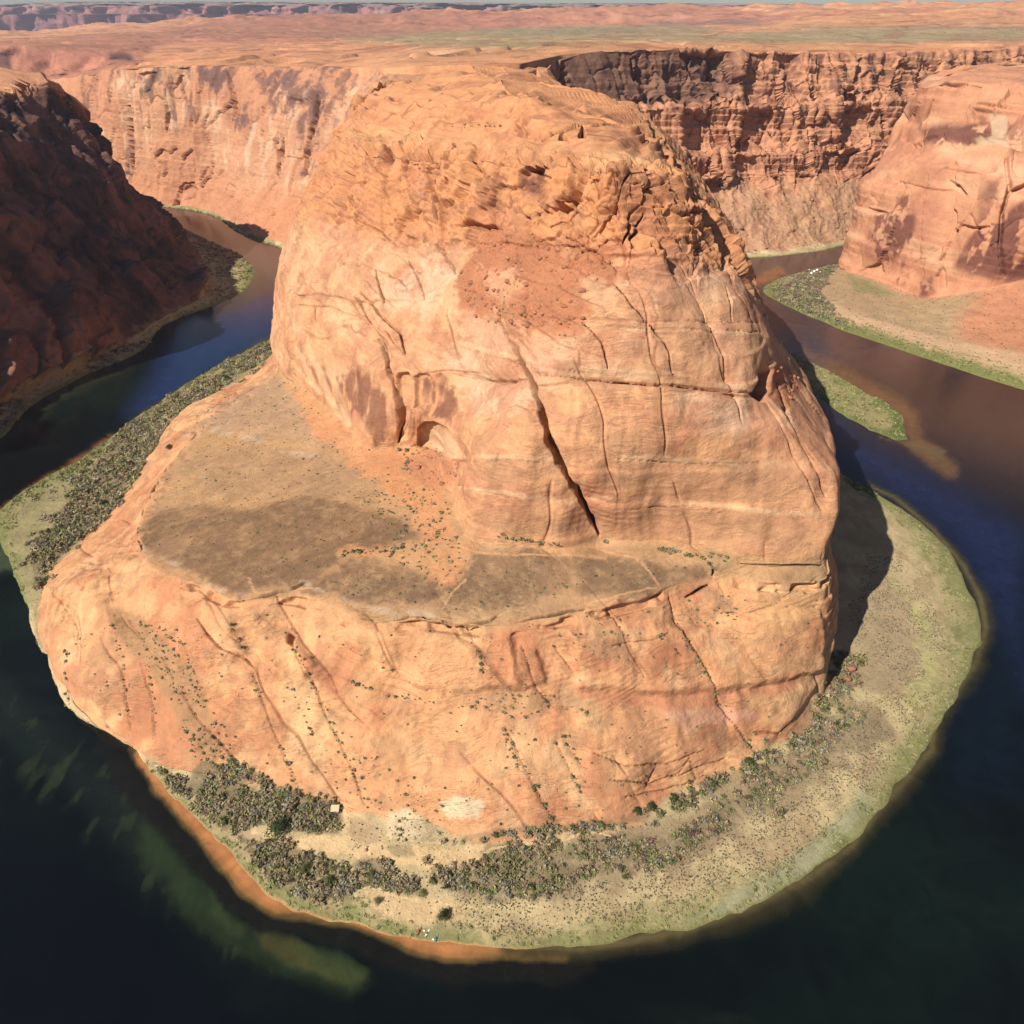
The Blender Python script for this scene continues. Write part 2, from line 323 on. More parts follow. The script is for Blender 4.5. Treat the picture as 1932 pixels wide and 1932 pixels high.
for i in range(len(K) - 1):
    d = np.hypot(pu[i + 1] - pu[i], pv[i + 1] - pv[i])[1:12]
    n = int(np.clip(np.percentile(d, 75) * DENS, 10, 75))
    if names[i] in ('B16', 'B17', 'B18', 'B19', 'B20', 'F0', 'L1'): n = 22
    if names[i] in ('W7',): n = 12
    nc.append(n)
vis = [i for i, n in enumerate(names) if n[0] in 'B' and n not in ('B17', 'B18', 'B19', 'B20', 'B21')]
nr = []
for j in range(12):
    d = np.hypot(pu[vis, j + 1] - pu[vis, j], pv[vis, j + 1] - pv[vis, j])
    nr.append(int(np.clip(np.percentile(d, 80) * DENS, 8, 120)))
nr[0] = 6
print('inner grid', sum(nc), sum(nr), nr)
G, cc = hermite(K, nc, [.9] * len(K))
ROWT = [0, .3, .6, .3, .8, .1, .1, .8, .12, .15, .15, .6, 0]
G, rr = hermite(np.swapaxes(G, 0, 1), nr, ROWT)             # -> (rows, columns, 3)
RR, CC = np.meshgrid(rr, cc, indexing='ij')
iF6 = names.index('F6'); iW1 = names.index('W1'); iB1 = names.index('B1'); iB14 = names.index('B14'); iB21 = names.index('B21')
def band(a, b, s=.25): return sstep(a - s, a + s, RR) * (1 - sstep(b - s, b + s, RR))
farL = 1 - sstep(iF6 - .6, iF6 + 1.0, CC); farR = sstep(iB21 - .5, iW1 + .2, CC)
far = np.clip(farL + farR, 0, 1); near = 1 - far
# large undulations first
nrm = normals(G); flip_n = np.sign(nrm[..., 2].mean()); nrm *= flip_n
land = sstep(1.3, 3.3, RR)
G = G + nrm * (fbm(G, 45, 3, seed=1) * 2.2 * land * near * (1 - .5 * band(5, 6)))[..., None]
G = G + nrm * ((ridge(G, 60, 4, seed=2, sz=.18) - .3) * (6 + 6 * farR) * sstep(.3, 2.0, np.abs(CC - iW1 + .3)) * far * sstep(3, 5, RR) * (1 - sstep(9.9, 10.3, RR)))[..., None]
wv_ = near * sstep(iB1 + .6, iB1 + 2.2, CC) * sstep(1.6, 3., RR) * (1 - sstep(9.5, 10.5, RR))
G[..., 0] += fbm(G, 34, 3, seed=140) * 4.5 * wv_; G[..., 1] += fbm(G, 34, 3, seed=141) * 4.5 * wv_
PC = np.stack([CC * 1.0, RR * .28, 0 * CC], -1)
# shoreline wobble
sh = (1 - sstep(2.2, 3.2, RR))
G[..., 0] += fbm(G, 20, 5, seed=3) * 4.2 * sh; G[..., 1] += fbm(G, 20, 5, seed=4) * 4.2 * sh
U, V = proj(G)
nrm = normals(G) * flip_n
D = np.zeros(RR.shape)
slick = band(3, 5) * near; bench = band(5, 6, .12) * near; facem = band(6, 8) * near; slope = band(8, 9) * near; upper = band(8.95, 10.2) * near; top = sstep(10.2, 10.6, RR) * near
def ledges(p, period, seed, warp=3., ws=30., dipx=.05, dipy=.03):
    s = (p[..., 2] + p[..., 0] * dipx + p[..., 1] * dipy + warp * fbm(p, ws, 3, seed=seed)) / period
    f = s - np.floor(s); return sstep(0, .85, f) * (1 - sstep(.85, 1., f)) - .5
gate = lambda s, sd, t=0.: sstep(t, t + .3, fbm(G, s, 3, seed=sd))
D += slick * (fbm(G, 16, 4, seed=5) * 1.5 + ledges(G, 7.5, 6, 16, 80, .15, -.1) * .8 * gate(45, 7, .05) + ledges(G, 2.6, 8, 9, 50, -.25, .2) * .3 * gate(30, 41, .05) + fbm(G, 60, 3, seed=42) * 3)
rib = ridge(PC, .42, 3, seed=142) - .35; rib2 = fbm(PC, .16, 3, seed=143)
D += slick * (rib * 1.3 + rib2 * .7) * sstep(2.9, 3.5, RR) * (1 - sstep(4.7, 5, RR))
D += facem * (fbm(PC * (1, .6, 1), .5, 3, seed=144) * 2.2)
D += bench * (fbm(G, 22, 4, seed=9) * .9 + fbm(G, 3, 2, seed=10) * .2)
D += facem * (fbm(G, 20, 4, seed=11, sz=.5) * 1.6 + ledges(G, 19, 12, 6, 90) * 1.3 * gate(60, 13, -.1) + fbm(G, 4, 3, seed=14) * .2 + ledges(G, 4, 15, 7, 50, .1, .05) * .25 * gate(35, 43, 0))
D += slope * (fbm(G, 22, 4, seed=16) * 2.2 + ledges(G, 9, 17, 8, 60, .15, .02) * 1.6 * gate(50, 44, -.2) + ledges(G, 3, 18, 5, 30, .3, .1) * .5 * gate(30, 45, 0) + fbm(G, 4, 3, seed=19) * .3)
tt = RR - 8; D += near * sstep(iB1 + 2, iB1 + 5, CC) * (1 - sstep(iB14 + 1.0, iB14 + 1.6, CC)) * 7.0 * np.where(tt < .42, np.clip(tt / .42, 0, 1), np.clip((1 - tt) / .58, 0, 1)) * (RR < 9) * (.75 + .5 * fbm(G, 40, 2, seed=170))
um = upper > .02
for s, amp, cr, sd, kx, kz in ((44, 5., 2.6, 1, 1.0, .55), (20, 2.2, 1.5, 2, 1.1, .7), (8.5, .8, .5, 3, 1., 1.)):
    pw = G[um] + np.stack([fbm(G[um], s * .8, 3, seed=20 + sd + q) for q in range(3)], -1) * s * .38
    # blocks lean like the fractures do
    pl = pw.copy(); pl[..., 0] += pw[..., 2] * .45
    v, e, v2 = voro(pl, s, sd, kx, kx, kz)
    D[um] += upper[um] * (1 - .6 * sstep(iB14 + .8, iB14 + 2, CC[um])) * ((v - .5) * amp + v2 * s * .22 - (1 - sstep(0, .07, e)) * cr)
D += upper * (fbm(G, 14, 4, seed=24) * 1.2 + ledges(G, 4, 25, 5, 25) * .7)
D += top * (ledges(G, 8, 26, 5, 90, .01, .05) * 4.2 * gate(70, 27, -.5) + fbm(G, 30, 4, seed=28) * 1.6 + ledges(G, 2.4, 29, 3, 70, .01, .06) * 1.7 * gate(30, 163, -.4))
lipn = fbm(G, 12, 3, seed=46)
D -= near * band(4.88, 4.975, .012) * sstep(-.08, .22, lipn) * 3.4; D += near * band(4.99, 5.05, .02) * sstep(-.1, .3, lipn) * (.6 + 1.8 * fbm(G, 5, 2, seed=151))
D -= near * band(8.93, 9.02, .02) * sstep(-.05, .3, fbm(G, 25, 3, seed=47)) * 2.5
D -= near * band(7.93, 7.99, .015) * sstep(.05, .3, fbm(G, 30, 3, seed=48)) * 1.6
# far walls: fractured blocks, flutes, bedding
fm = far > .02; Gf = G[fm]; rf = RR[fm]; cf = np.where((farL[fm] > .5) & (U[fm] < 520), sstep(2.8, 3.4, rf), sstep(4.2, 5.2, rf)) * (1 - .85 * sstep(9.6, 10.05, rf)) * (1 - sstep(10.05, 10.5, rf))
isR = farR[fm]; tame = .3 + .7 * (1 - (1 - sstep(.6, 2.2, np.abs(CC[fm] - iW1 + .3))))
pw = Gf + np.stack([fbm(Gf, 40, 3, seed=30 + q) for q in range(3)], -1) * 16
v, e, ta = voro(pw, 46, 5, 1, 1, .34); v_, e_, tb = voro(pw, 18, 6, 1, 1, .5)
D[fm] += tame * far[fm] * cf * ((v - .5) * (5 + 7 * isR) - (1 - sstep(0, .06, e)) * (2.5 + 3.5 * isR) + (v_ - .5) * (.8 + 2 * isR) - (1 - sstep(0, .09, e_)) * (.5 + 1.2 * isR)
    + ta * (3 + 3 * isR) + tb * (1 + 1.5 * isR) + ledges(Gf, 30, 34, 9, 120) * (.8 + 2.9 * isR) + ledges(Gf, 9, 35, 4, 90) * (.25 + 1.1 * isR) + fbm(Gf, 22, 4, seed=36, sz=.5) * (2.2 + .3 * isR))
D[fm] += far[fm] * (1 - sstep(3.8, 5.2, rf)) * sstep(1.8, 2.6, rf) * ((ridge(Gf, 45, 4, seed=37, sz=.15) - .4) * 5 + fbm(Gf, 7, 3, seed=38) * 2)
jl = (G[..., 0] * .75 + G[..., 1] * .65) / 27 + .55 * fbm(G, 70, 3, seed=173); jw = np.abs(jl - np.floor(jl) - .5); jg = near * (RR > 3.05) * sstep(-.15, .2, fbm(G, 24, 3, seed=174)) * (1 - .8 * bench) * (1 - sstep(8.9, 9.1, RR))
D -= (1 - sstep(.006, .03, jw)) * jg * 1.0 + (1 - sstep(.03, .16, jw)) * jg * .5
# traced fractures: (points, half width, depth, ragged)
CT = lambda L_: [(472.8 + .4993 * a_, 95.8 + .4993 * b_) for a_, b_ in L_]
CR = [
 ([(948, 600), (958, 630), (975, 668), (984, 700), (1000, 735), (1018, 785), (1034, 830), (1058, 882), (1090, 938), (1112, 975), (1136, 1018)], 8, 14),
 ([(855, 703), (900, 712), (945, 720), (984, 708)], 2.5, 3),
 ([(700, 640), (722, 680), (735, 720), (748, 760), (752, 800), (752, 838)], 5, 6),
 ([(1470, 720), (1490, 770), (1530, 850), (1562, 935)], 4, 5),
 ([(1435, 740), (1478, 800), (1500, 860), (1556, 965)], 3, 1.5),
 ([(460, 1133), (500, 1122), (545, 1108), (575, 1095)], 5, 5), ([(700, 1172), (735, 1173), (770, 1160)], 4, 4.5), ([(800, 1162), (870, 1176), (927, 1168), (940, 1160)], 5, 4.5), ([(986, 1172), (1040, 1158), (1102, 1145)], 5, 5.5),
 ([(1296, 1125), (1315, 1118), (1336, 1102)], 4, 5), ([(1400, 1063), (1480, 1066), (1554, 1066)], 3, 2.5),
 ([(475, 1270), (505, 1350), (560, 1480)], 2.5, .9), ([(558, 1222), (590, 1290), (640, 1400), (680, 1490), (690, 1520)], 3, 1.2),
 ([(955, 1370), (975, 1420), (1000, 1470), (1040, 1545)], 2.5, 1.2), ([(1050, 1400), (1085, 1470), (1100, 1500)], 2, .8), ([(1062, 1390), (1100, 1450)], 2, .8),
 ([(1268, 1165), (1330, 1270), (1372, 1350), (1432, 1425)], 3, 1.4), ([(125, 1240), (128, 1320)], 3, 1.2), ([(880, 1190), (905, 1230), (915, 1270)], 2, .8),
 ([(200, 1200), (235, 1270), (245, 1380)], 3, 1.2), ([(270, 1250), (285, 1330), (290, 1390)], 3, 1.2), ([(985, 1220), (1010, 1300), (1040, 1330)], 2.5, 1.2),
 ([(380, 1170), (400, 1200), (430, 1230), (460, 1240), (480, 1260)], 4, 2.5), ([(720, 1290), (760, 1300), (790, 1315)], 2, 1.2), ([(1150, 1215), (1230, 1205), (1260, 1190)], 2, 1.2), ([(1340, 1150), (1400, 1160), (1460, 1140), (1540, 1090)], 2, 1),
 ([(1120, 1420), (1180, 1445), (1260, 1440), (1330, 1415)], 2.5, 1.6), ([(1150, 1470), (1230, 1480), (1300, 1455), (1370, 1430)], 3, 2), ([(1180, 1505), (1260, 1490), (1330, 1465)], 2.5, 1.6), ([(1240, 1450), (1220, 1490)], 2, 1.4), ([(1300, 1430), (1270, 1470)], 2, 1.4), ([(1420, 1380), (1470, 1385), (1500, 1350)], 3, 2),
]
for L_, h_, d_ in [([(600, 280), (640, 245), (700, 235), (760, 240)], 4, 5), ([(540, 335), (530, 380), (510, 415)], 5, 8), ([(690, 430), (688, 500), (685, 645)], 5, 9), ([(560, 450), (600, 560), (660, 680)], 2.5, 4), ([(600, 385), (565, 430), (555, 480)], 3, 4),
    ([(590, 385), (640, 375), (680, 410), (688, 450)], 3, 4), ([(780, 660), (840, 655), (890, 645)], 4, 5), ([(1015, 430), (1050, 420), (1095, 430)], 4, 6), ([(1090, 530), (1085, 600), (1095, 660)], 3, 5), ([(1190, 540), (1195, 600), (1140, 670)], 4, 6),
    ([(1380, 490), (1380, 560), (1330, 660), (1290, 700)], 4, 7), ([(1440, 600), (1430, 680), (1400, 730)], 4, 6), ([(1500, 610), (1470, 680), (1430, 710)], 4, 6), ([(1320, 400), (1290, 440), (1260, 500)], 4, 6), ([(1440, 450), (1400, 520), (1380, 560)], 3, 5),
    ([(1220, 380), (1330, 370), (1400, 400), (1450, 410)], 4, 5), ([(1480, 508), (1560, 500)], 3, 4), ([(1340, 420), (1300, 400), (1240, 400)], 3, 4), ([(300, 450), (360, 490), (470, 495)], 3, 3), ([(475, 410), (440, 500)], 3, 4), ([(330, 310), (380, 290), (440, 310)], 3, 4),
    ([(1130, 735), (1250, 735)], 3, 4), ([(1660, 530), (1670, 600), (1720, 640), (1760, 700)], 4, 4), ([(1100, 330), (1200, 300), (1260, 290), (1400, 290)], 3, 4), ([(940, 480), (950, 560), (940, 660)], 3, 3), ([(1000, 600), (1050, 640), (1060, 700)], 3, 4),
    ([(690, 715), (740, 790), (785, 850)], 3, 3.5), ([(590, 780), (640, 870), (670, 950)], 2.5, 2.5), ([(470, 820), (480, 880), (505, 950)], 4, 4), ([(380, 920), (440, 1020), (470, 1080), (500, 1160), (540, 1260)], 4.5, 6), ([(400, 900), (480, 990), (560, 1060), (585, 1140)], 4, 5), ([(760, 980), (780, 1130), (790, 1190)], 2.5, 2.5),
    ([(175, 925), (260, 915), (360, 935), (440, 945), (520, 935), (640, 960)], 2.5, 2.5), ([(1370, 880), (1430, 960), (1480, 1030)], 2, 1.8), ([(1640, 880), (1690, 980), (1700, 1040)], 2, 1.8), ([(1790, 900), (1800, 1030)], 2, 1.5), ([(1500, 1040), (1570, 1140), (1600, 1230)], 3, 3.5),
    ([(1710, 1040), (1770, 1140), (1800, 1240)], 2.5, 2.5), ([(1260, 1040), (1330, 1110), (1350, 1200)], 2.5, 2.5), ([(1000, 1030), (1260, 1025), (1500, 1035), (1900, 1040)], 1.8, 1.2), ([(1060, 1215), (1360, 1250), (1500, 1260), (1600, 1265), (1730, 1280), (1900, 1290)], 4, 5),
    ([(790, 1210), (900, 1240), (980, 1245), (1010, 1230)], 2.5, 3), ([(230, 960), (235, 1020)], 3, 5), ([(110, 950), (115, 1040)], 4, 4), ([(420, 650), (500, 690), (520, 710)], 3, 3), ([(280, 610), (340, 640)], 3, 3), ([(620, 560), (600, 620)], 2.5, 3)]:
    CR.append((CT(L_), h_, d_))
CR += [([(870, 656), (960, 680), (1060, 698), (1150, 708)], 1.5, 1.0), ([(1000, 618), (1200, 624), (1420, 634)], 1.8, 1.4), ([(900, 868), (960, 866), (1020, 874)], 1.4, .7), ([(1160, 866), (1300, 878), (1440, 872)], 1.4, .7), ([(1190, 960), (1300, 954), (1380, 972)], 1.4, .7), ([(880, 926), (960, 940)], 1.4, .7), ([(560, 575), (620, 578), (690, 606), (730, 660)], 2.2, 2.4)]
NCR = len(CR)
CR += [
 # far left wall
 ([(240, 200), (243, 260), (244, 330)], 5, 16), ([(318, 210), (314, 250)], 4, 12), ([(438, 175), (440, 220)], 4, 10), ([(530, 260), (522, 330)], 4, 12), ([(600, 170), (592, 210), (580, 260), (570, 330)], 5, 14),
 ([(505, 250), (490, 305)], 2.5, 6), ([(322, 388), (330, 360), (345, 345), (362, 344)], 4, 9), ([(395, 315), (380, 340)], 3, 6), ([(256, 155), (262, 140), (290, 135)], 4, 10), ([(340, 140), (328, 160)], 4, 10),
 # far right wall
 ([(1050, 108), (1062, 135), (1072, 165)], 14, 20), ([(1208, 108), (1218, 150), (1235, 195)], 16, 11), ([(1300, 104), (1312, 125), (1318, 160)], 10, 14), ([(1195, 108), (1203, 150)], 6, 10),
 ([(1340, 105), (1345, 150)], 6, 14), ([(1640, 312), (1632, 330), (1625, 345)], 6, 14), ([(1440, 110), (1430, 125)], 6, 12), ([(1480, 120), (1490, 150), (1500, 160)], 5, 12),
]
cut = np.zeros(RR.shape); n_rag = fbm(G, 7, 3, seed=49)
wobx = fbm(G, 9, 4, seed=40) * 10 * np.clip(300 / (G[..., 1] + 1), 0, 1.2)
for ci, (pts, hw, dep) in enumerate(CR):
    a = np.array(pts); mg = hw * 8 + 25; lo = a.min(0) - mg; hi = a.max(0) + mg
    m = (U > lo[0]) & (U < hi[0]) & (V > lo[1]) & (V < hi[1]) & (RR > 2.5) & ((far > .5) if ci >= NCR else (far < .5))
    if not m.any(): continue
    d, al = linedist(pts, U[m] + wobx[m] * .5, V[m] + wobx[m] * .3)
    wd = hw * (.35 + .65 * np.sin(np.pi * np.clip(al, .04, .96)) ** .5)
    rg = .55 + .9 * np.clip(n_rag[m] + .5, 0, 1); wd = wd * rg * (.75 if hw < 5 else 1)
    g = 1 - sstep(wd * .3, wd * 1.0, d)
    D[m] -= g * dep + np.exp(-(d / (hw * 3.2 + 3)) ** 2) * dep * .28; cut[m] = np.maximum(cut[m], g)
for pts, h_, sf in [([(345, 1225), (360, 1150), (400, 1128), (445, 1165), (468, 1235), (430, 1250), (380, 1248)], 4.5, 14), ([(1080, 1200), (1300, 1180), (1540, 1150), (1547, 1262), (1400, 1295), (1260, 1308), (1090, 1300)], 3.2, 9), ([(480, 1170), (560, 1200), (600, 1280), (520, 1270)], 3, 14),
  ([(700, 1190), (960, 1200), (980, 1290), (860, 1305), (720, 1270)], 2.6, 9), ([(960, 1230), (1010, 1225), (1030, 1290), (990, 1302), (960, 1290)], 2.2, 6), ([(90, 1110), (180, 1080), (240, 1180), (200, 1330), (110, 1280)], 4, 20), ([(1380, 1310), (1540, 1290), (1500, 1350), (1440, 1410), (1380, 1370)], 2.5, 9)]:
    D += area(pts, U, V, sf, wobx * .8) * h_ * near * (RR > 3) * (RR < 5)
# alcoves and overhangs pressed into the faces (area, depth)
for pts, dep, soft in [
  ([(788, 840), (789, 808), (802, 796), (822, 795), (845, 807), (866, 832), (888, 868), (850, 868), (815, 845)], 4.2, 2),
  ([(745, 780), (745, 715), (752, 705), (768, 703), (776, 720), (772, 770), (765, 830), (752, 835)], 3.5, 3),
  ([(783, 770), (780, 712), (792, 702), (808, 706), (822, 740), (820, 760)], 3.5, 3),
  ([(968, 320), (985, 308), (1020, 307), (1034, 320), (1030, 345), (975, 345)], 7, 3),
  ([(970, 240), (985, 236), (992, 256), (978, 250)], 6, 2), ([(1055, 262), (1060, 250), (1072, 264)], 6, 2), ([(1092, 262), (1100, 240), (1105, 262)], 7, 2),
  ([(860, 428), (880, 418), (930, 420), (900, 430)], 4, 2),
  ([(1000, 136), (1013, 133), (1015, 146)], 8, 2), ([(548, 1195), (558, 1200), (556, 1220), (546, 1215)], 4, 2),
  ([(1345, 1072), (1352, 1078), (1345, 1086)], 3, 2),
  ([(1425, 745), (1432, 690), (1450, 700), (1452, 735), (1440, 755)], 12, 4),
  ([(320, 390), (332, 360), (355, 346), (372, 358), (370, 385)], 8, 3)]:
    g = area(pts, U, V, soft); g = g * (RR > 3); D -= g * dep; cut = np.maximum(cut, g * .4)
G = G + nrm * D[..., None]
# the roof of the shelf edge overhangs a little
U, V = proj(G)
nrm2 = normals(G) * flip_n
steep = 1 - np.clip(nrm2[..., 2], 0, 1)

TH_FARLEFT = [(509, 648), (470, 662), (430, 688), (380, 720), (325, 752), (285, 785), (225, 835), (175, 885), (125, 945), (88, 1005), (62, 1050), (72, 1110), (130, 1032), (190, 990), (250, 900), (300, 860), (333, 830), (345, 785), (420, 722), (512, 680)]
TH_A = [(280, 1438), (360, 1472), (395, 1440), (440, 1425), (500, 1470), (560, 1495), (640, 1518), (640, 1560), (600, 1572), (560, 1560), (490, 1550), (430, 1570), (390, 1540), (330, 1490)]
TH_B = [(455, 1580), (500, 1595), (560, 1600), (610, 1622), (668, 1640), (660, 1695), (600, 1700), (540, 1682), (500, 1650)]
TH_C = [(668, 1632), (720, 1615), (735, 1640), (790, 1660), (800, 1692), (740, 1680), (680, 1665)]
TH_D = [(820, 1640), (900, 1625), (930, 1600), (1010, 1590), (1100, 1572), (1180, 1580), (1150, 1640), (1050, 1680), (940, 1700), (850, 1680), (810, 1668)]
TH_E = [(1150, 1600), (1300, 1560), (1400, 1500), (1500, 1440), (1560, 1380), (1600, 1330), (1640, 1340), (1560, 1430), (1450, 1520), (1330, 1590), (1220, 1650), (1170, 1650)]
TH_F = [(985, 1562), (1125, 1548), (1190, 1532), (1267, 1515), (1366, 1458), (1435, 1433), (1520, 1360), (1560, 1300), (1590, 1235), (1640, 1240), (1600, 1310), (1530, 1400), (1440, 1460), (1380, 1480), (1290, 1530), (1150, 1562), (1000, 1580), (790, 1592)]
TH_R = [(1452, 548), (1520, 514), (1585, 498), (1572, 512), (1545, 545), (1572, 592), (1590, 612), (1520, 600), (1462, 577)]
TH_L = [(300, 425), (420, 450), (480, 500), (470, 520), (400, 520), (390, 495)]
TH_L2 = [(165, 700), (180, 670), (290, 640), (270, 655), (215, 695)]; TH_L3 = [(-10, 820), (-10, 752), (40, 745), (58, 770), (30, 800)]
# ---- colours of the inner bank
n_a = fbm(G, 40, 4, seed=50); n_b = fbm(G, 12, 4, seed=51); n_c = fbm(G, 4, 3, seed=52); n_d = fbm(G, 90, 3, seed=53)
n_v = fbm(G, 14, 4, seed=54, sz=.12)                        # streaks that run down the walls
n_l = fbm(G, 10, 4, seed=55, sx=.12, sy=.12)                # beds that run level
wob = n_b * 16 + n_c * 9
col = np.zeros(G.shape) + A(238, 172, 126)
n_e = fbm(G, 26, 5, g=.6, seed=57); n_f = fbm(G + n_b[..., None] * 8, 16, 5, g=.65, seed=58, sz=1.6)
col = mix(col, A(252, 194, 140), sstep(-.1, .4, n_a) * .7)
col = mix(col, A(218, 144, 106), sstep(-.05, .25, n_e) * .75); col = mix(col, A(202, 146, 112), sstep(.02, .25, n_f) * .6)
m = facem; col = mix(col, A(238, 176, 132), m * .75)
col = mix(col, A(222, 158, 124), m * sstep(-.05, .4, n_l) * .7); col = mix(col, A(246, 192, 150), m * sstep(.05, .4, fbm(G, 16, 3, seed=56, sx=.1, sy=.1)) * .7)
m = slope; col = mix(col, A(240, 184, 142), m * .7); col = mix(col, A(232, 172, 148), m * sstep(0, .4, n_a) * .6)
for pts in ([(820, 455), (920, 462), (880, 500), (850, 530), (780, 530), (760, 480)], [(1150, 495), (1250, 490), (1380, 500), (1430, 560), (1300, 560), (1160, 545)], [(700, 500), (840, 520), (850, 580), (720, 560)], [(860, 690), (960, 720), (985, 760), (900, 770)], [(1290, 745), (1430, 745), (1480, 800), (1420, 830), (1320, 800)]):
    col = mix(col, A(240, 196, 166), area(pts, U, V, 26, wob * 2 + fbm(G, 30, 4, g=.65, seed=159) * 60) * .65)
m = upper; col = mix(col, A(230, 158, 110), m * .8); col = mix(col, A(196, 124, 92), m * sstep(.1, .5, n_b) * .6)
m = top; col = mix(col, A(234, 162, 116), m * .9); col = mix(col, A(206, 136, 102), m * sstep(.05, .45, n_l) * .7)
m = (facem + slope + upper).clip(0, 1); col = mix(col, A(212, 142, 108), m * sstep(.0, .28, fbm(G, 20, 5, g=.65, seed=180)) * .6); col = mix(col, A(196, 138, 108), m * sstep(.05, .2, fbm(G, 7, 5, g=.65, seed=181, sx=.35, sy=.35)) * .5)
m = slick; col = mix(col, A(206, 136, 100), m * sstep(.06, .3, fbm(G, 34, 5, g=.62, seed=182)) * .65); col = mix(col, A(252, 200, 152), m * sstep(.1, .3, fbm(G, 24, 5, g=.62, seed=183)) * .5); col = mix(col, A(196, 150, 112), m * sstep(.12, .3, fbm(G, 11, 5, g=.66, seed=184)) * .5)
# bench
m = bench; col = mix(col, A(214, 164, 120), m); col = mix(col, A(186, 148, 114), m * sstep(-.2, .3, n_a) * .6)
for pts, c_, k in [
  ([(258, 1013), (300, 962), (390, 950), (470, 960), (600, 930), (700, 960), (770, 985), (800, 1020), (740, 1035), (660, 1040), (600, 1085), (520, 1110), (456, 1128), (393, 1105), (340, 1060), (281, 1045)], (152, 116, 88), .92),
  ([(360, 850), (450, 840), (600, 850), (720, 900), (700, 950), (540, 930), (420, 945), (400, 920)], (188, 146, 112), .7),
  ([(580, 1110), (640, 1060), (690, 1048), (760, 1062), (830, 1100), (832, 1140), (760, 1140), (690, 1140), (630, 1130)], (148, 114, 88), .92),
  ([(832, 1145), (860, 1090), (900, 1040), (1000, 1040), (1120, 1045), (1200, 1060), (1330, 1075), (1340, 1090), (1240, 1105), (1100, 1122), (960, 1145), (880, 1155)], (152, 118, 92), .9),
  ([(400, 760), (520, 710), (560, 760), (640, 800), (660, 850), (520, 830), (380, 800)], (196, 158, 128), .7),
  ([(560, 735), (640, 790), (700, 845), (800, 850), (850, 960), (860, 1010), (800, 1030), (780, 980), (700, 900), (600, 830)], (232, 160, 114), .85),
  ([(640, 1042), (740, 1035), (850, 1010), (900, 1030), (850, 1090), (830, 1095), (760, 1058), (700, 1048)], (226, 160, 114), .8),
  ([(1310, 1110), (1340, 1100), (1400, 1140), (1390, 1170), (1350, 1150)], (166, 132, 104), .7)]:
    col = mix(col, A(*c_), area(pts, U, V, 10, wob * 1.0 + n_f * 20) * np.clip(k * (.98 + .8 * n_f), 0, 1) * (RR > 4.4))
bd = sstep(.05, .5, n_c) * bench; col = mix(col, A(196, 160, 120), bd * .35)
for pts in ([(390, 812), (430, 818), (500, 835), (545, 855), (600, 862)], [(258, 1020), (281, 1050), (340, 1068), (395, 1105), (460, 1125)], [(575, 1100), (620, 1125), (690, 1145), (760, 1158), (830, 1160)], [(330, 830), (400, 810), (430, 800)]):
    d, _ = linedist(pts, U + wob * .6, V + wob * .4); col = mix(col, A(214, 184, 158), (1 - sstep(1, 9, d)) * .6 * sstep(-.25, .2, n_c + n_f) * (RR > 4.4))
for pts in ([(1037, 1010), (1080, 1022), (1160, 1045), (1210, 1055), (1244, 1108)], [(860, 1030), (900, 1042), (1000, 1048), (1090, 1046), (1140, 1052)], [(835, 1150), (850, 1120), (880, 1095)], [(1196, 1050), (1220, 1072)], [(600, 1110), (480, 1118), (470, 1090)], [(1060, 1150), (1150, 1130), (1240, 1108)]):
    d, _ = linedist(pts, U + wob * .3, V + wob * .2); col = mix(col, A(226, 172, 128), (1 - sstep(1, 3.2, d)) * .8 * (RR > 4.4))
# apron marks
for pts, c_, k in [
  ([(200, 1150), (260, 1160), (340, 1240), (390, 1330), (420, 1400), (400, 1440), (350, 1380), (280, 1260), (220, 1200)], (184, 142, 104), .75),
  ([(930, 1300), (1000, 1300), (1060, 1320), (1040, 1345), (960, 1345), (930, 1350)], (190, 148, 112), .6),
  ([(1100, 1160), (1180, 1190), (1190, 1250), (1110, 1240)], (200, 152, 116), .6),
  ([(1240, 1340), (1400, 1330), (1430, 1350), (1300, 1375)], (238, 178, 150), .6),
  ([(1080, 1290), (1260, 1310), (1400, 1290), (1540, 1260), (1500, 1300), (1300, 1340), (1100, 1320)], (214, 142, 108), .7),
  ([(727, 1580), (735, 1535), (760, 1520), (800, 1535), (806, 1570), (790, 1586)], (232, 204, 170), .8),
  ([(830, 1515), (870, 1500), (915, 1515), (900, 1540), (850, 1540)], (236, 206, 172), .8),
  ([(650, 1560), (670, 1540), (715, 1560), (718, 1590), (680, 1590)], (196, 160, 124), .7)]:
    col = mix(col, A(*c_), area(pts, U, V, 6, wob) * k)
# varnish and stains of the front faces
for pts, k in [([(640, 700), (700, 690), (745, 740), (750, 835), (705, 842), (670, 790)], .55), ([(560, 650), (640, 720), (690, 830), (640, 790), (540, 700)], .4), ([(780, 725), (820, 700), (865, 745), (850, 800), (800, 780)], .6),
               ([(985, 335), (1030, 335), (1025, 370), (990, 370)], .8), ([(900, 340), (950, 330), (945, 400), (910, 410)], .35), ([(1160, 300), (1200, 330), (1180, 400), (1150, 360)], .4), ([(1060, 695), (1270, 700), (1270, 722), (1060, 712)], .25)]:
    col = mix(col, A(146, 96, 78), area(pts, U, V, 9, wob * 1.5) * min(1, k * 1.5) * sstep(-.3, .15, n_v + .5 * fbm(G, 5, 4, seed=171, sz=.08)))
for pts in ([(1000, 1000), (1130, 1010), (1550, 1045), (1555, 1000), (1400, 960), (1150, 960)], [(1120, 870), (1450, 870), (1540, 900), (1500, 940), (1130, 930)], [(900, 860), (1050, 850), (1070, 880), (960, 910), (890, 900)], [(870, 1000), (1120, 1020), (1090, 970), (900, 960)], [(1140, 820), (1280, 800), (1260, 860), (1130, 860)]):
    col = mix(col, A(204, 152, 116), area(pts, U, V, 10, wob) * .6)
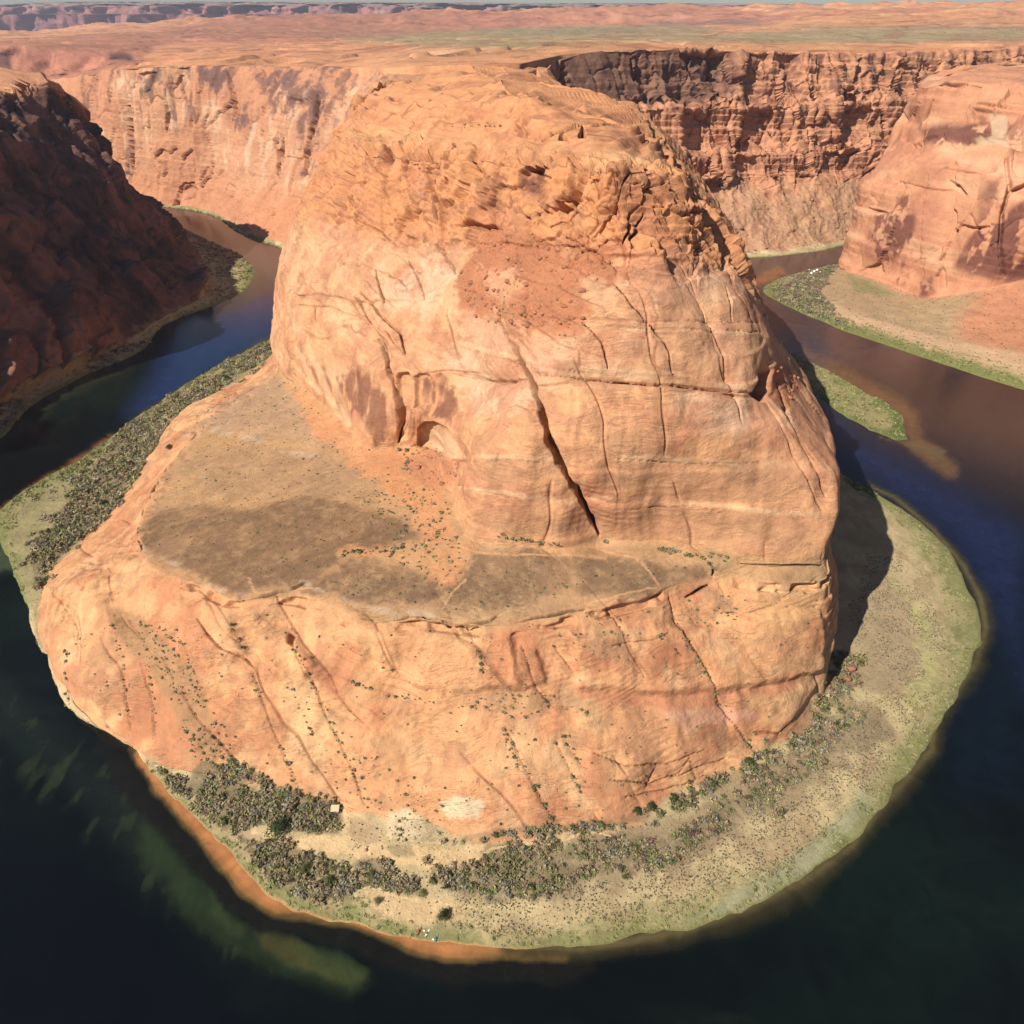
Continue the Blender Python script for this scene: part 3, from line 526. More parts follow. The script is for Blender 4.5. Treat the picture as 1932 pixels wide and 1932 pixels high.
for pts, w0 in (([(870, 648), (960, 672), (1060, 690), (1150, 700), (1280, 706)], 5), ([(1060, 702), (1200, 712), (1300, 722), (1420, 734)], 4), ([(1000, 612), (1200, 618), (1420, 628)], 4), ([(900, 860), (1000, 862), (1080, 870)], 4), ([(1120, 862), (1300, 866), (1520, 880)], 5), ([(1120, 940), (1300, 950), (1540, 972)], 5), ([(870, 920), (980, 935), (1080, 950)], 4)):
    d, _ = linedist(pts, U + wob * .4, V + wob * .4); col = mix(col, A(250, 208, 164), (1 - sstep(w0 * .4, w0 * 1.6, d)) * .55 * sstep(-.35, .15, n_f) * (RR > 6))
n_w = fbm(G, 5, 4, seed=171, sz=.08)
for pts in ([(600, 690), (625, 760), (655, 800)], [(560, 660), (600, 740)], [(580, 655), (628, 760)], [(620, 700), (660, 800)]):
    d, _ = linedist(pts, U, V); col = mix(col, A(250, 202, 160), (1 - sstep(3, 9, d)) * .5)
col = mix(col, A(250, 198, 156), area([(794, 840), (795, 812), (806, 800), (822, 799), (842, 812), (860, 835), (880, 864), (850, 866), (815, 843)], U, V, 3) * .85)
jl = (G[..., 0] * .75 + G[..., 1] * .65) / 27 + .55 * fbm(G, 70, 3, seed=173); jw = np.abs(jl - np.floor(jl) - .5); jg = near * (RR > 3.05) * sstep(-.15, .2, fbm(G, 24, 3, seed=174)) * (1 - .8 * bench) * (1 - sstep(8.9, 9.1, RR))
col = mix(col, A(176, 118, 88), (1 - sstep(.006, .028, jw)) * jg * .7)
col = mix(col, A(186, 122, 92), (1 - sstep(.02, .07, np.abs(fbm(G, 26, 4, seed=175, sx=.12, sy=.6)))) * top * sstep(-.1, .3, n_e + .2) * .75)
# rubble slope in the middle
TAL = [(925, 445), (1000, 440), (1150, 465), (1155, 500), (1110, 530), (1100, 590), (1080, 640), (960, 610), (890, 600), (870, 560), (860, 520), (900, 490)]
n_g = fbm(G, 30, 4, g=.65, seed=59)
tal = area(TAL, U, V, 14, wob * 1.5 + n_g * 70) * (1 - .8 * area([(915, 515), (970, 505), (990, 545), (960, 585), (930, 565)], U, V, 12, wob + n_g * 40))
col = mix(col, A(198, 128, 94), (tal * (.9 + .3 * n_c)).clip(0, 1))
tal2 = area([(765, 870), (800, 845), (855, 870), (850, 910), (820, 925), (790, 915)], U, V, 5, wob); col = mix(col, A(214, 146, 110), tal2 * .8)
tal3 = area([(1445, 690), (1490, 690), (1520, 730), (1480, 770), (1450, 740)], U, V, 6, wob); col = mix(col, A(204, 132, 98), tal3 * .8)
# far walls
base = mix(np.zeros(G.shape) + A(214, 150, 116), A(226, 166, 130), sstep(-.1, .4, n_d))
base = mix(base, A(206, 142, 114), sstep(.1, .5, n_l) * .5)
var = sstep(.02, .3, n_v + .25 * n_e) * sstep(-.3, .2, n_d + .3 * (V < 260)) * sstep(7, 8.5, RR + n_a * 2)
base = mix(base, A(134, 96, 86), var * .8); base = mix(base, A(244, 200, 168), sstep(.1, .35, fbm(G, 11, 4, seed=150, sz=.1)) * sstep(-.1, .3, n_d) * .55)
base = mix(base, A(222, 152, 114), (1 - sstep(4.6, 5.6, RR)) * (.25 + .7 * sstep(430, 560, U + n_a * 60)))
for pts in ([(360, 128), (420, 125), (440, 160), (400, 170), (370, 150)], [(480, 140), (560, 135), (570, 190), (530, 230), (490, 180)], [(240, 200), (252, 330), (235, 330)], [(440, 200), (470, 190), (465, 240), (445, 240)], [(560, 250), (600, 130), (620, 130), (600, 260), (575, 330)], [(230, 330), (235, 310), (250, 310), (250, 335)], [(262, 140), (300, 130), (310, 150), (270, 160)]):
    base = mix(base, A(128, 94, 90), area(pts, U, V, 9, wob * 1.6) * .8 * sstep(-.25, .05, n_v + .3 * n_c))
d, _ = linedist([(482, 234), (470, 275), (465, 310)], U, V); base = mix(base, A(246, 206, 178), (1 - sstep(2, 7, d)) * .5)
rw = mix(np.zeros(G.shape) + A(226, 160, 124), A(200, 134, 106), sstep(-.1, .4, n_b + .3 * n_v))
rw = mix(rw, A(122, 92, 82), (1 - sstep(1330, 1450, U + wob * 3)) * sstep(8.3, 8.9, RR) * (1 - sstep(9.98, 10.05, RR)) * .75)  # shade of the turned-away left part, painted into the rock colour
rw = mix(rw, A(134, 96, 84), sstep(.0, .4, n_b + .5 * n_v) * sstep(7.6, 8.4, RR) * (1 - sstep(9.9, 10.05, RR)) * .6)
rw = mix(rw, A(206, 160, 126), (1 - sstep(4.2, 5.0, RR + n_a)) * .85); rw = mix(rw, A(196, 134, 108), sstep(.05, .4, n_b) * (1 - sstep(4.4, 5.0, RR)) * .5)
rw = mix(rw, A(232, 162, 122), sstep(9.98, 10.1, RR) * .9)
base = mix(base, rw, farR[..., None].mean(-1) if False else farR)
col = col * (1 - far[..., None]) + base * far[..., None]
# beaches
for pts, wd in (([(648, 1530), (656, 1560), (648, 1585), (690, 1602)], 4), ([(560, 1582), (600, 1592), (640, 1575), (655, 1555)], 2.5), ([(700, 1595), (740, 1575), (790, 1588), (830, 1590)], 2), ([(665, 1640), (662, 1660), (672, 1690)], 3), ([(690, 1670), (740, 1690), (790, 1700)], 3), ([(1120, 1570), (1160, 1580), (1190, 1600)], 2), ([(900, 1620), (930, 1600), (1000, 1590), (1100, 1572)], 2.5)):
    pass
beach = 1 - sstep(2.86, 3.0, RR + n_c * .12 + n_b * .14)
bc = mix(np.zeros(G.shape) + A(214, 188, 144), A(194, 166, 128), sstep(-.2, .3, n_b))
lft = 1 - sstep(60, 380, U)
bc = mix(bc, A(160, 148, 108), sstep(0, 1, (U < 520) & (V < 1260)) * .7)
bc = mix(bc, A(238, 200, 152), area([(480, 1570), (560, 1580), (640, 1570), (650, 1520), (690, 1530), (735, 1590), (900, 1595), (1060, 1565), (1200, 1545), (1160, 1570), (960, 1620), (850, 1650), (760, 1640), (650, 1610), (560, 1610)], U, V, 4, wob))
bc = mix(bc, A(232, 194, 148), area([(660, 1640), (760, 1700), (840, 1690), (900, 1720), (850, 1750), (770, 1760), (700, 1700)], U, V, 5, wob) * .8)
bc = mix(bc, A(150, 126, 100), area([(360, 1480), (500, 1490), (640, 1530), (640, 1570), (560, 1570), (420, 1530)], U, V, 6, wob) * .8)
bc = mix(bc, A(164, 140, 112), area([(820, 1640), (960, 1610), (1100, 1590), (1250, 1540), (1400, 1480), (1560, 1340), (1640, 1300), (1680, 1380), (1560, 1480), (1360, 1590), (1180, 1670), (1000, 1710), (860, 1700)], U, V, 12, wob * 2) * .7)
bc = mix(bc, A(186, 160, 128), area([(1600, 1200), (1640, 1060), (1700, 1080), (1760, 1200), (1740, 1300), (1640, 1290)], U, V, 14, wob * 2) * .8)
bc = mix(bc, A(202, 190, 130), area([(1620, 1020), (1680, 1080), (1760, 1180), (1770, 1280), (1730, 1340), (1700, 1330), (1740, 1250), (1720, 1150)], U, V, 9, wob) * .8)
gw = .3 + .1 * (U > 1200) + .1 * (U > 1600) - .1 * area([(240, 1420), (480, 1600), (500, 1700), (240, 1500)], U, V, 20) + .35 * ((U < 260) & (V < 1200))
bc = mix(bc, A(168, 158, 110), (1 - sstep(gw * .6, gw * 1.5, RR - 1 + n_b * .3 + n_c * .15)) * .6)
bc = mix(bc, A(124, 130, 74), (1 - sstep(gw * .2, gw * .75, RR - 1 + n_b * .45 + n_c * .2)) * .6)
bc = mix(bc, A(176, 172, 140), area([(1380, 1690), (1520, 1600), (1640, 1480), (1650, 1520), (1540, 1640), (1400, 1720), (1290, 1740)], U, V, 10, wob) * .6)
bc = mix(bc, A(206, 160, 112), (1 - sstep(1.0, 1.06, RR + n_c * .05)) * (U > 240) * (1 - sstep(900, 1100, U))); bc = mix(bc, A(140, 132, 88), (1 - sstep(1.0, 1.06, RR)) * sstep(900, 1100, U))
col = col * (1 - beach[..., None]) + bc * beach[..., None]
for pts, k in ((TH_FARLEFT, .75), (TH_A, .85), (TH_B, .85), (TH_C, .8), (TH_D, .7), (TH_E, .65), (TH_F, .6)):
    col = mix(col, A(142, 124, 96), area(pts, U + n_b * 22, V + n_b * 14, 5, wob * .4) * k * (RR < 3.2) * sstep(-.5, -.1, n_c + n_b))
for pts, c_, k in [([(722, 1585), (728, 1540), (755, 1520), (800, 1533), (808, 1570), (792, 1588)], (238, 210, 172), .85), ([(828, 1520), (870, 1498), (918, 1512), (905, 1545), (850, 1545)], (238, 208, 172), .8), ([(648, 1560), (668, 1538), (715, 1556), (718, 1592), (680, 1592)], (196, 166, 132), .7), ([(722, 1600), (735, 1590), (775, 1592), (788, 1618), (745, 1620)], (160, 140, 110), .7)]:
    col = mix(col, A(*c_), area(pts, U, V, 4, wob * .6) * k)
for pts, wd in (([(650, 1530), (657, 1558), (648, 1585), (692, 1602)], 3.5), ([(560, 1582), (600, 1592), (640, 1575), (655, 1555)], 2.2), ([(700, 1595), (740, 1578), (790, 1588), (830, 1590)], 1.8), ([(665, 1640), (662, 1660), (672, 1690)], 2.6), ([(672, 1660), (740, 1690), (790, 1700)], 2.6), ([(1120, 1570), (1160, 1580), (1190, 1600)], 1.8), ([(900, 1622), (930, 1602), (1000, 1592), (1100, 1572)], 2.4), ([(820, 1700), (900, 1712), (990, 1705), (1060, 1722)], 1.8)):
    d, _ = linedist(pts, U + wob * .2, V + wob * .2); col = mix(col, A(240, 204, 156), (1 - sstep(wd * .6, wd * 1.3, d)) * .8)
# pale rim of dried mud where bare rock meets the river
pr = (1 - sstep(1.0, 5.5, G[..., 2])) * (U < 275) * (V > 1150); col = mix(col, A(236, 196, 158), pr * .7)
col *= (1 + .16 * n_c[..., None]) * (1 - .22 * np.clip(cut, 0, 1)[..., None] * (near)[..., None])
col = np.clip(col * (1., 1.045, 1.01), .01, .8)
INNER = (G, RR, CC, U, V, nrm2)
def cut_cols(a, b):
    i0 = int(np.searchsorted(cc, a)); i1 = int(np.searchsorted(cc, b)); return slice(i0, i1 + 1)
fl = flip_n < 0
s1, s2, s3 = cut_cols(0, iF6 + .5), cut_cols(iF6 + .5, iB21 + .0), cut_cols(iB21, len(K))
for nm, s_, mt, lb in (('canyon_wall', s1, M_FAR, 'far sandstone wall streaked with dark varnish behind the river bend'), ('sandstone_butte', s2, M_ROCK, 'great orange sandstone butte with its shelf and slickrock apron inside the river bend'), ('canyon_wall', s3, M_FAR, 'dark terraced canyon wall with pale rubble slope right of the neck')):
    o = grid_mesh(nm, G[:, s_], col[:, s_], mt, flip=fl); tag(o, lb, kind='structure')
# ------------------------------------------------------------------ OUTER WALLS: left cliff and right cliff
def outer(name, label, colsK, ncol, nrow, tens, fn, mat):
    K_ = np.array(colsK); toe_ = K_[:, 0].copy(); o_ = K_[:, 0] - K_[:, 2]; o_[:, 2] = 0; o_ /= np.linalg.norm(o_, axis=1, keepdims=True) + 1e-6
    toe_ += o_ * 8; toe_[:, 2] = -5; K_ = np.concatenate([toe_[:, None], K_], 1)
    g, c_ = hermite(K_, ncol, [.9] * len(K_)); g, r_ = hermite(np.swapaxes(g, 0, 1), nrow, tens)
    RR_, CC_ = np.meshgrid(r_, c_, indexing='ij')
    n_ = normals(g); f_ = np.sign(n_[..., 2].mean()); n_ *= f_
    g, col_ = fn(g, n_, RR_, CC_, f_)
    o = grid_mesh(name, g, np.clip(col_, .01, .8), mat, flip=f_ < 0); tag(o, label, kind='structure'); return g, RR_, CC_
def prof3(a, b, ts=((.16, .22), (.38, .5), (.66, .8))):
    r = []
    for t, z in ts:
        p = a + (b - a) * t; p[2] = a[2] + (b[2] - a[2]) * z; r.append(p)
    return r
def lc(wl, bank, base, rim, back, ts=((.16, .22), (.38, .5), (.66, .8))): return [wl, bank, base] + prof3(base, rim, ts) + [rim, back]
TS = ((.26, .22), (.52, .5), (.8, .8))
LK = [
 lc(W(-930, 1600, 0), W(-935, 1595, 3), W(-940, 1590, 6), W(-960, 1400, 150), W(-1300, 1350, 190)),
 [P(262, 398, 0), P(264, 397, 2), P(268, 394, 5), Q(247, 372, 1300), Q(216, 333, 1210), Q(185, 272, 1130), Q(122, 172, 1075), W(-1200, 1250, 222)],
 lc(P(390, 452, 0), P(365, 445, 2), P(335, 436, 6), Q(92, 160, 1060), W(-1200, 1130, 228), TS),
 lc(P(480, 505, 0), P(425, 500, 2.5), P(384, 512, 6), Q(45, 157, 1030), W(-1200, 1060, 234), TS),
 lc(P(450, 556, 0), P(415, 552, 2.5), P(374, 562, 5), Q(-25, 163, 980), W(-1200, 960, 240), TS),
 lc(P(311, 613, 0), P(303, 611, 2), P(294, 606, 5), W(-622, 860, 255), W(-1200, 830, 262), TS),  # unseen rim from here on, set steep to shade the face
 lc(P(250, 672, 0), P(238, 664, 2), P(222, 654, 5), W(-605, 770, 274), W(-1200, 740, 280), TS),
 lc(P(165, 706, 0), P(150, 698, 3), P(138, 690, 7), W(-600, 680, 286), W(-1200, 660, 290), TS),
 lc(P(60, 765, 0), P(52, 745, 3), P(42, 728, 8), W(-590, 580, 292), W(-1200, 570, 296), TS),
 lc(P(0, 826, 0), P(-12, 800, 3), P(-25, 780, 9), W(-600, 490, 205), W(-1200, 480, 298), TS),  # notch cut in the unseen rim to let sun onto the knobs
 lc(W(-520, 380, 0), W(-528, 378, 3), W(-540, 375, 8), W(-640, 330, 298), W(-1200, 330, 300), TS)]
def left_fn(g, n_, r, c, f_):
    cl = sstep(2.8, 3.6, r); ck = cl * (1 - sstep(6.9, 7.1, r))
    g = g + n_ * (cl * ((ridge(g, 85, 4, seed=60, sz=.35) - .4) * 24 + (ridge(g, 34, 3, seed=162, sz=.3) - .4) * 7 * (1 - sstep(3.6, 5.2, r))))[..., None]
    g = g + n_ * (ck * (fbm(g, 30, 4, seed=61) * 5 + ledges(g, 34, 62, 10, 90) * 3 * sstep(-.1, .3, fbm(g, 80, 2, seed=160)) + ledges(g, 9, 63, 4, 40) * .8))[..., None]
    pw = g + np.stack([fbm(g, 30, 3, seed=64 + q) for q in range(3)], -1) * 12
    v, e, _ = voro(pw, 30, 7, 1, 1, .5); v2, e2, _ = voro(pw, 11, 8, 1, 1, .7)
    g = g + n_ * (ck * ((v - .5) * 11 - (1 - sstep(0, .1, e)) * 3.5 + (v2 - .5) * 2 - (1 - sstep(0, .1, e2)) * .8))[..., None]
    g = g + n_ * (sstep(6.9, 7.2, r) * (fbm(g, 30, 4, seed=67) * 3))[..., None]
    u, v_ = proj(g); spn = fbm(g, 16, 4, seed=165) * 14
    for pts, h_ in (([(-20, 640), (45, 630), (62, 735), (-20, 760)], 20), ([(62, 640), (82, 610), (108, 700), (98, 742), (66, 735)], 20), ([(104, 545), (124, 540), (145, 640), (170, 690), (130, 722), (108, 640)], 24), ([(180, 640), (215, 620), (222, 660), (190, 680)], 10), ([(355, 520), (385, 515), (390, 560), (365, 565)], 14)):
        g = g + n_ * (area(pts, u, v_, 9, spn) * h_ * (1 + .5 * fbm(g, 12, 3, seed=166)) * (r > 2.9))[..., None]
    sh_ = 1 - sstep(2.2, 3.2, r); g[..., 0] += fbm(g, 25, 3, seed=68) * 3 * sh_; g[..., 1] += fbm(g, 25, 3, seed=69) * 3 * sh_
    u, v_ = proj(g); a = fbm(g, 30, 4, seed=70); b = fbm(g, 9, 3, seed=71)
    # knobs of broken rock low on the near end, painted lighter as if sunlit
    col_ = np.zeros(g.shape) + A(132, 94, 82); col_ = mix(col_, A(86, 63, 60), sstep(-.2, .3, a)); col_ = mix(col_, A(190, 130, 102), (1 - sstep(3.3, 4.4, r + a)) * sstep(5.4, 6.4, c) * .6); col_ = mix(col_, A(228, 166, 126), sstep(6.6, 7.0, r) * .8)  # face colour darkened below the rock's own tone to deepen its shade
    bch = 1 - sstep(2.8, 3.1, r + b * .2)
    bc_ = mix(np.zeros(g.shape) + A(206, 184, 138), A(168, 158, 112), sstep(-.1, .3, b)); bc_ = mix(bc_, A(140, 142, 86), 1 - sstep(1.1, 1.6, r + b * .3))
    bc_ = mix(bc_, A(196, 150, 120), area([(270, 400), (330, 430), (420, 450), (470, 480), (440, 500), (380, 480), (300, 430)], u, v_, 8, b * 8) * .8)
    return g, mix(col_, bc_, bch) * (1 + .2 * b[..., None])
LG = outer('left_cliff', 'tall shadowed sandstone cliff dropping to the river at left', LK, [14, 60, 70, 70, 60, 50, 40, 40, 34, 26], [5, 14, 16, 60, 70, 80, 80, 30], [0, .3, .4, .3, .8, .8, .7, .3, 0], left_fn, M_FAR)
RK = [
 [W(640, 1170, 0), W(560, 1150, 2), W(505, 1130, 5), W(505, 1125, 60), W(512, 1120, 120), W(522, 1118, 180), W(540, 1115, 228), W(800, 1200, 243)],
 [P(1595, 494, 0), P(1592, 499, 2), P(1587, 506, 4), Q(1606, 430, 1050), Q(1628, 362, 1055), Q(1712, 272, 1060), Q(1745, 165, 1066), Q(1815, 132, 1140)],
 [P(1440, 550, 0), P(1545, 532, 2.5), P(1655, 527, 6), Q(1680, 410, 985), Q(1705, 330, 1000), Q(1760, 255, 1018), Q(1792, 152, 1040), Q(1850, 126, 1150)],
 [P(1574, 616, 0), P(1660, 590, 3), P(1756, 560, 8), Q(1790, 430, 918), Q(1812, 340, 935), Q(1835, 262, 968), Q(1850, 160, 1005), Q(1890, 124, 1150)],
 [P(1766, 683, 0), P(1805, 625, 7), P(1852, 546, 30), Q(1872, 430, 872), Q(1886, 342, 888), Q(1896, 262, 930), Q(1908, 160, 985), Q(1935, 124, 1150)],
 [P(1932, 737, 0), P(1955, 645, 12), P(1970, 520, 48), Q(1985, 420, 852), Q(1995, 340, 868), Q(2005, 262, 910), Q(2015, 160, 965), Q(2035, 124, 1150)],
 [W(640, 470, 0), W(672, 540, 14), W(720, 640, 56), W(740, 650, 110), W(750, 660, 150), W(780, 690, 190), W(830, 760, 246), W(1000, 1100, 250)]]
R_CR = [([(1733, 290), (1745, 230), (1760, 190)], 3, 7), ([(1900, 300), (1905, 350), (1890, 400), (1888, 470), (1895, 520)], 5, 14), ([(1793, 342), (1808, 350), (1822, 368)], 3, 7), ([(1770, 157), (1800, 162), (1820, 160)], 6, 7), ([(1845, 196), (1880, 200), (1932, 206)], 3.5, 8),
        ([(1700, 345), (1760, 358), (1800, 360)], 2.5, 3), ([(1640, 395), (1672, 402)], 3, 5), ([(1810, 425), (1840, 432), (1865, 430)], 4, 6), ([(1780, 318), (1850, 330)], 2.5, 3), ([(1750, 330), (1745, 370)], 2, 3), ([(1905, 360), (1932, 350)], 4, 10)]
def right_fn(g, n_, r, c, f_):
    cl = sstep(2.9, 3.4, r); ck = cl * (1 - sstep(6.9, 7.1, r))
    g = g + n_ * (ck * (fbm(g, 60, 3, seed=80) * 6 + fbm(g, 24, 4, seed=81, sz=.5) * 2.2 + ledges(g, 34, 82, 7, 120) * 3.4 * sstep(-.25, .1, fbm(g, 70, 3, seed=161)) + ledges(g, 9, 83, 5, 70) * .7 * sstep(-.1, .3, fbm(g, 50, 3, seed=164))))[..., None]
    v, e, ta = voro(g + np.stack([fbm(g, 30, 3, seed=84 + q) for q in range(3)], -1) * 8, 40, 9, 1, 1, .45)
    g = g + n_ * (ck * ((v - .5) * 5 + ta * 5 - (1 - sstep(0, .045, e)) * 1.5))[..., None]
    g = g + n_ * (sstep(6.9, 7.2, r) * (fbm(g, 40, 4, seed=87) * 2 + ledges(g, 6, 88, 5, 60) * 3))[..., None]
    g = g + n_ * ((1 - sstep(2.7, 3.1, r)) * sstep(1.3, 2.2, r) * sstep(2.6, 4.5, c) * fbm(g, 14, 4, seed=89) * 3)[..., None]
    sh_ = 1 - sstep(2.2, 3.2, r); g[..., 0] += fbm(g, 25, 3, seed=68) * 3 * sh_; g[..., 1] += fbm(g, 25, 3, seed=69) * 3 * sh_
    u, v_ = proj(g); dd = np.zeros(r.shape); wob_ = fbm(g, 20, 3, seed=90) * 5; a = fbm(g, 40, 4, seed=91); b = fbm(g, 9, 3, seed=92); st = fbm(g, 16, 4, seed=93, sz=.12); ll = fbm(g, 14, 4, seed=94, sx=.15, sy=.15)
    for pts, hw, dep in R_CR:
        d, al = linedist(pts, u + wob_ * .5, v_ + wob_ * .5); dd -= (1 - sstep(hw * .4, hw * 1.1, d)) * dep * (.4 + .6 * np.sin(np.pi * np.clip(al, .05, .95)))
    slab = area([(1835, 205), (1932, 212), (1932, 285), (1900, 275), (1860, 262), (1838, 240)], u, v_, 3) ; dd -= slab * 6
    g = g + n_ * (dd * (r > 2.9))[..., None]
    col_ = np.zeros(g.shape) + A(226, 162, 124); col_ = mix(col_, A(238, 184, 144), sstep(0, .35, ll) * .8); col_ = mix(col_, A(200, 136, 108), sstep(.0, .4, a) * .6)
    for pts, k in [([(1640, 440), (1660, 395), (1730, 400), (1720, 480), (1680, 500), (1640, 470)], .75), ([(1690, 370), (1730, 375), (1725, 400), (1695, 400)], .7), ([(1730, 240), (1850, 230), (1880, 255), (1840, 275), (1740, 265)], .75), ([(1860, 420), (1932, 380), (1932, 520), (1870, 530), (1800, 505), (1830, 450)], .75),
                   ([(1700, 490), (1715, 485), (1705, 540), (1692, 535)], .7), ([(1730, 530), (1760, 515), (1765, 550), (1735, 560)], .8), ([(1830, 205), (1860, 215), (1880, 260), (1840, 240)], .5), ([(1860, 340), (1890, 330), (1870, 450), (1840, 420)], .5), ([(1905, 215), (1932, 215), (1932, 290), (1905, 285)], .5)]:
        col_ = mix(col_, A(132, 84, 72), area(pts, u, v_, 9, wob_ * 3) * min(1, k * 1.25) * sstep(-.22, .02, st + b * .7))
    col_ = mix(col_, A(214, 182, 150), area([(1862, 208), (1900, 212), (1900, 275), (1880, 262), (1868, 262)], u, v_, 2, wob_ * .3) * .85)
    col_ = mix(col_, A(210, 184, 146), area([(1840, 262), (1862, 252), (1885, 262), (1870, 275), (1845, 272)], u, v_, 3, wob_ * .5) * .7)
    d, _ = linedist([(1560, 650), (1560, 1)], u, v_)
    bch = 1 - sstep(2.85, 3.02, r + b * .1)
    bc_ = mix(np.zeros(g.shape) + A(204, 172, 130), A(186, 156, 120), sstep(-.2, .3, b))
    bc_ = mix(bc_, A(214, 146, 110), sstep(1780, 1850, u + v_ * .3 - 180 + a * 40) * sstep(1.4, 2.0, r + a * .3) * .9)
    bc_ = mix(bc_, A(238, 196, 156), (1 - sstep(.15, .35, np.abs(r - 1.45 + b * .1))) * (u > 1560) * .7)
    bc_ = mix(bc_, A(120, 104, 88), area([(1450, 545), (1520, 512), (1590, 497), (1570, 515), (1548, 545), (1575, 590), (1590, 612), (1520, 600), (1460, 575)], u, v_, 4, wob_ * 1.5) * .8)
    bc_ = mix(bc_, A(132, 138, 84), area([(1600, 520), (1640, 530), (1690, 555), (1660, 560), (1610, 545)], u, v_, 8, wob_) * .6)
    bc_ = mix(bc_, A(126, 136, 74), (1 - sstep(1.12, 1.4, r + b * .15)) * .85)
    return g, mix(col_, bc_, bch) * (1 + .18 * b[..., None])
RG = outer('right_cliff', 'steep orange sandstone cliff with dark varnish patches at right', RK, [16, 60, 70, 60, 60, 12], [5, 40, 50, 60, 50, 50, 50, 24], [0, .3, .7, .2, .8, .7, .8, .3, 0], right_fn, M_FAR)

# ------------------------------------------------------------------ plateau to the horizon and distant mesa
rv = lambda v: math.tan(PITCH + math.atan((v - 966) / FQ))
TU = [-140, 0, 265, 450, 630, 800, 950, 1150, 1340, 1550, 1932, 2150]
TY = [950, 1400, 1700, 2300, 2450, 3200, 4200, 5500, 7800]
TV = [[215, 205, 195, 152, 88, 78, 72, 66, 70], [210, 200, 190, 150, 86, 76, 70, 64, 68], [160, 136, 122, 116, 93, 72, 58, 46, 60], [140, 128, 106, 93, 88, 74, 55, 31, 48], [150, 124, 106, 92, 89, 75, 60, 29, 45],
      [134, 100, 90, 78, 76, 69, 59, 24, 40], [128, 92, 84, 72, 70, 63, 55, 22, 40], [122, 84, 77, 66, 64, 58, 50, 13, 35], [118, 90, 80, 66, 64, 56, 42, 14, 35], [108, 96, 84, 66, 62, 46, 24, 12, 35], [104, 97, 84, 66, 60, 38, 16, 6, 30], [104, 97, 84, 66, 60, 38, 14, 5, 30]]
ZT = np.array([[CAMZ - rv(v) * y for v, y in zip(row, TY)] for row in TV])
nu, ny = 620, 300
us = np.linspace(-140, 2150, nu); t = np.linspace(0, 1, ny)
YS = np.interp(us, [-140, -60, 89, 265, 400, 520, 640, 722, 790, 895, 980, 1062, 1190, 1340, 1490, 1610, 1740, 1932, 2150], [1860, 1812, 1762, 1542, 1482, 1432, 1342, 1075, 1045, 1030, 1010, 1165, 1245, 1325, 1395, 1445, 1515, 1615, 1715])
Yg = YS[None, :] * (7800 / YS[None, :]) ** (t[:, None] ** 1.15)
xs = (us - 966) / FQ / (CP + (966 - 60) / FQ * SP)
Xg = xs[None, :] * Yg
iu = np.interp(us, TU, np.arange(len(TU)))[None, :] + 0 * Yg; iy = np.interp(Yg, TY, np.arange(len(TY)))
a0 = np.clip(np.floor(iu).astype(int), 0, len(TU) - 2); b0 = np.clip(np.floor(iy).astype(int), 0, len(TY) - 2); fa = iu - a0; fb = iy - b0
fb = fb * fb * (3 - 2 * fb) * .5 + fb * .5; fa = fa * fa * (3 - 2 * fa) * .5 + fa * .5
Zg = (ZT[a0, b0] * (1 - fa) + ZT[a0 + 1, b0] * fa) * (1 - fb) + (ZT[a0, b0 + 1] * (1 - fa) + ZT[a0 + 1, b0 + 1] * fa) * fb
PG = np.stack([Xg, Yg, Zg], -1)
hill = sstep(3300, 4800, Yg + (us[None, :] - 966) * .9); amp = 2.2 + 26 * hill
st0 = sstep(0, .06, t)[:, None]
PG[..., 2] += st0 * (fbm(PG * (1, 1, 0), 260, 5, seed=100) * amp + ridge(PG * (1, 1, 0), 700, 4, seed=101) * amp * .5 - amp * .3)
PG[..., 2] += st0 * (fbm(PG * (1, 1, 0), 70, 4, seed=154) * (2.6 + 9 * hill) + ridge(PG * (1, 1, 0), 190, 4, seed=155) * (1 + 14 * hill))
PG[..., 2] += st0 * ledges(PG * (1, 1, 0) + (0, 0, 1) * fbm(PG * (1, 1, 0), 300, 4, seed=102)[..., None] * 30, 9, 103, 6, 200, .0, .012) * 6.5 * (1 - hill)
PG[0, :, 2] -= 30; PG[1, :, 2] -= .5
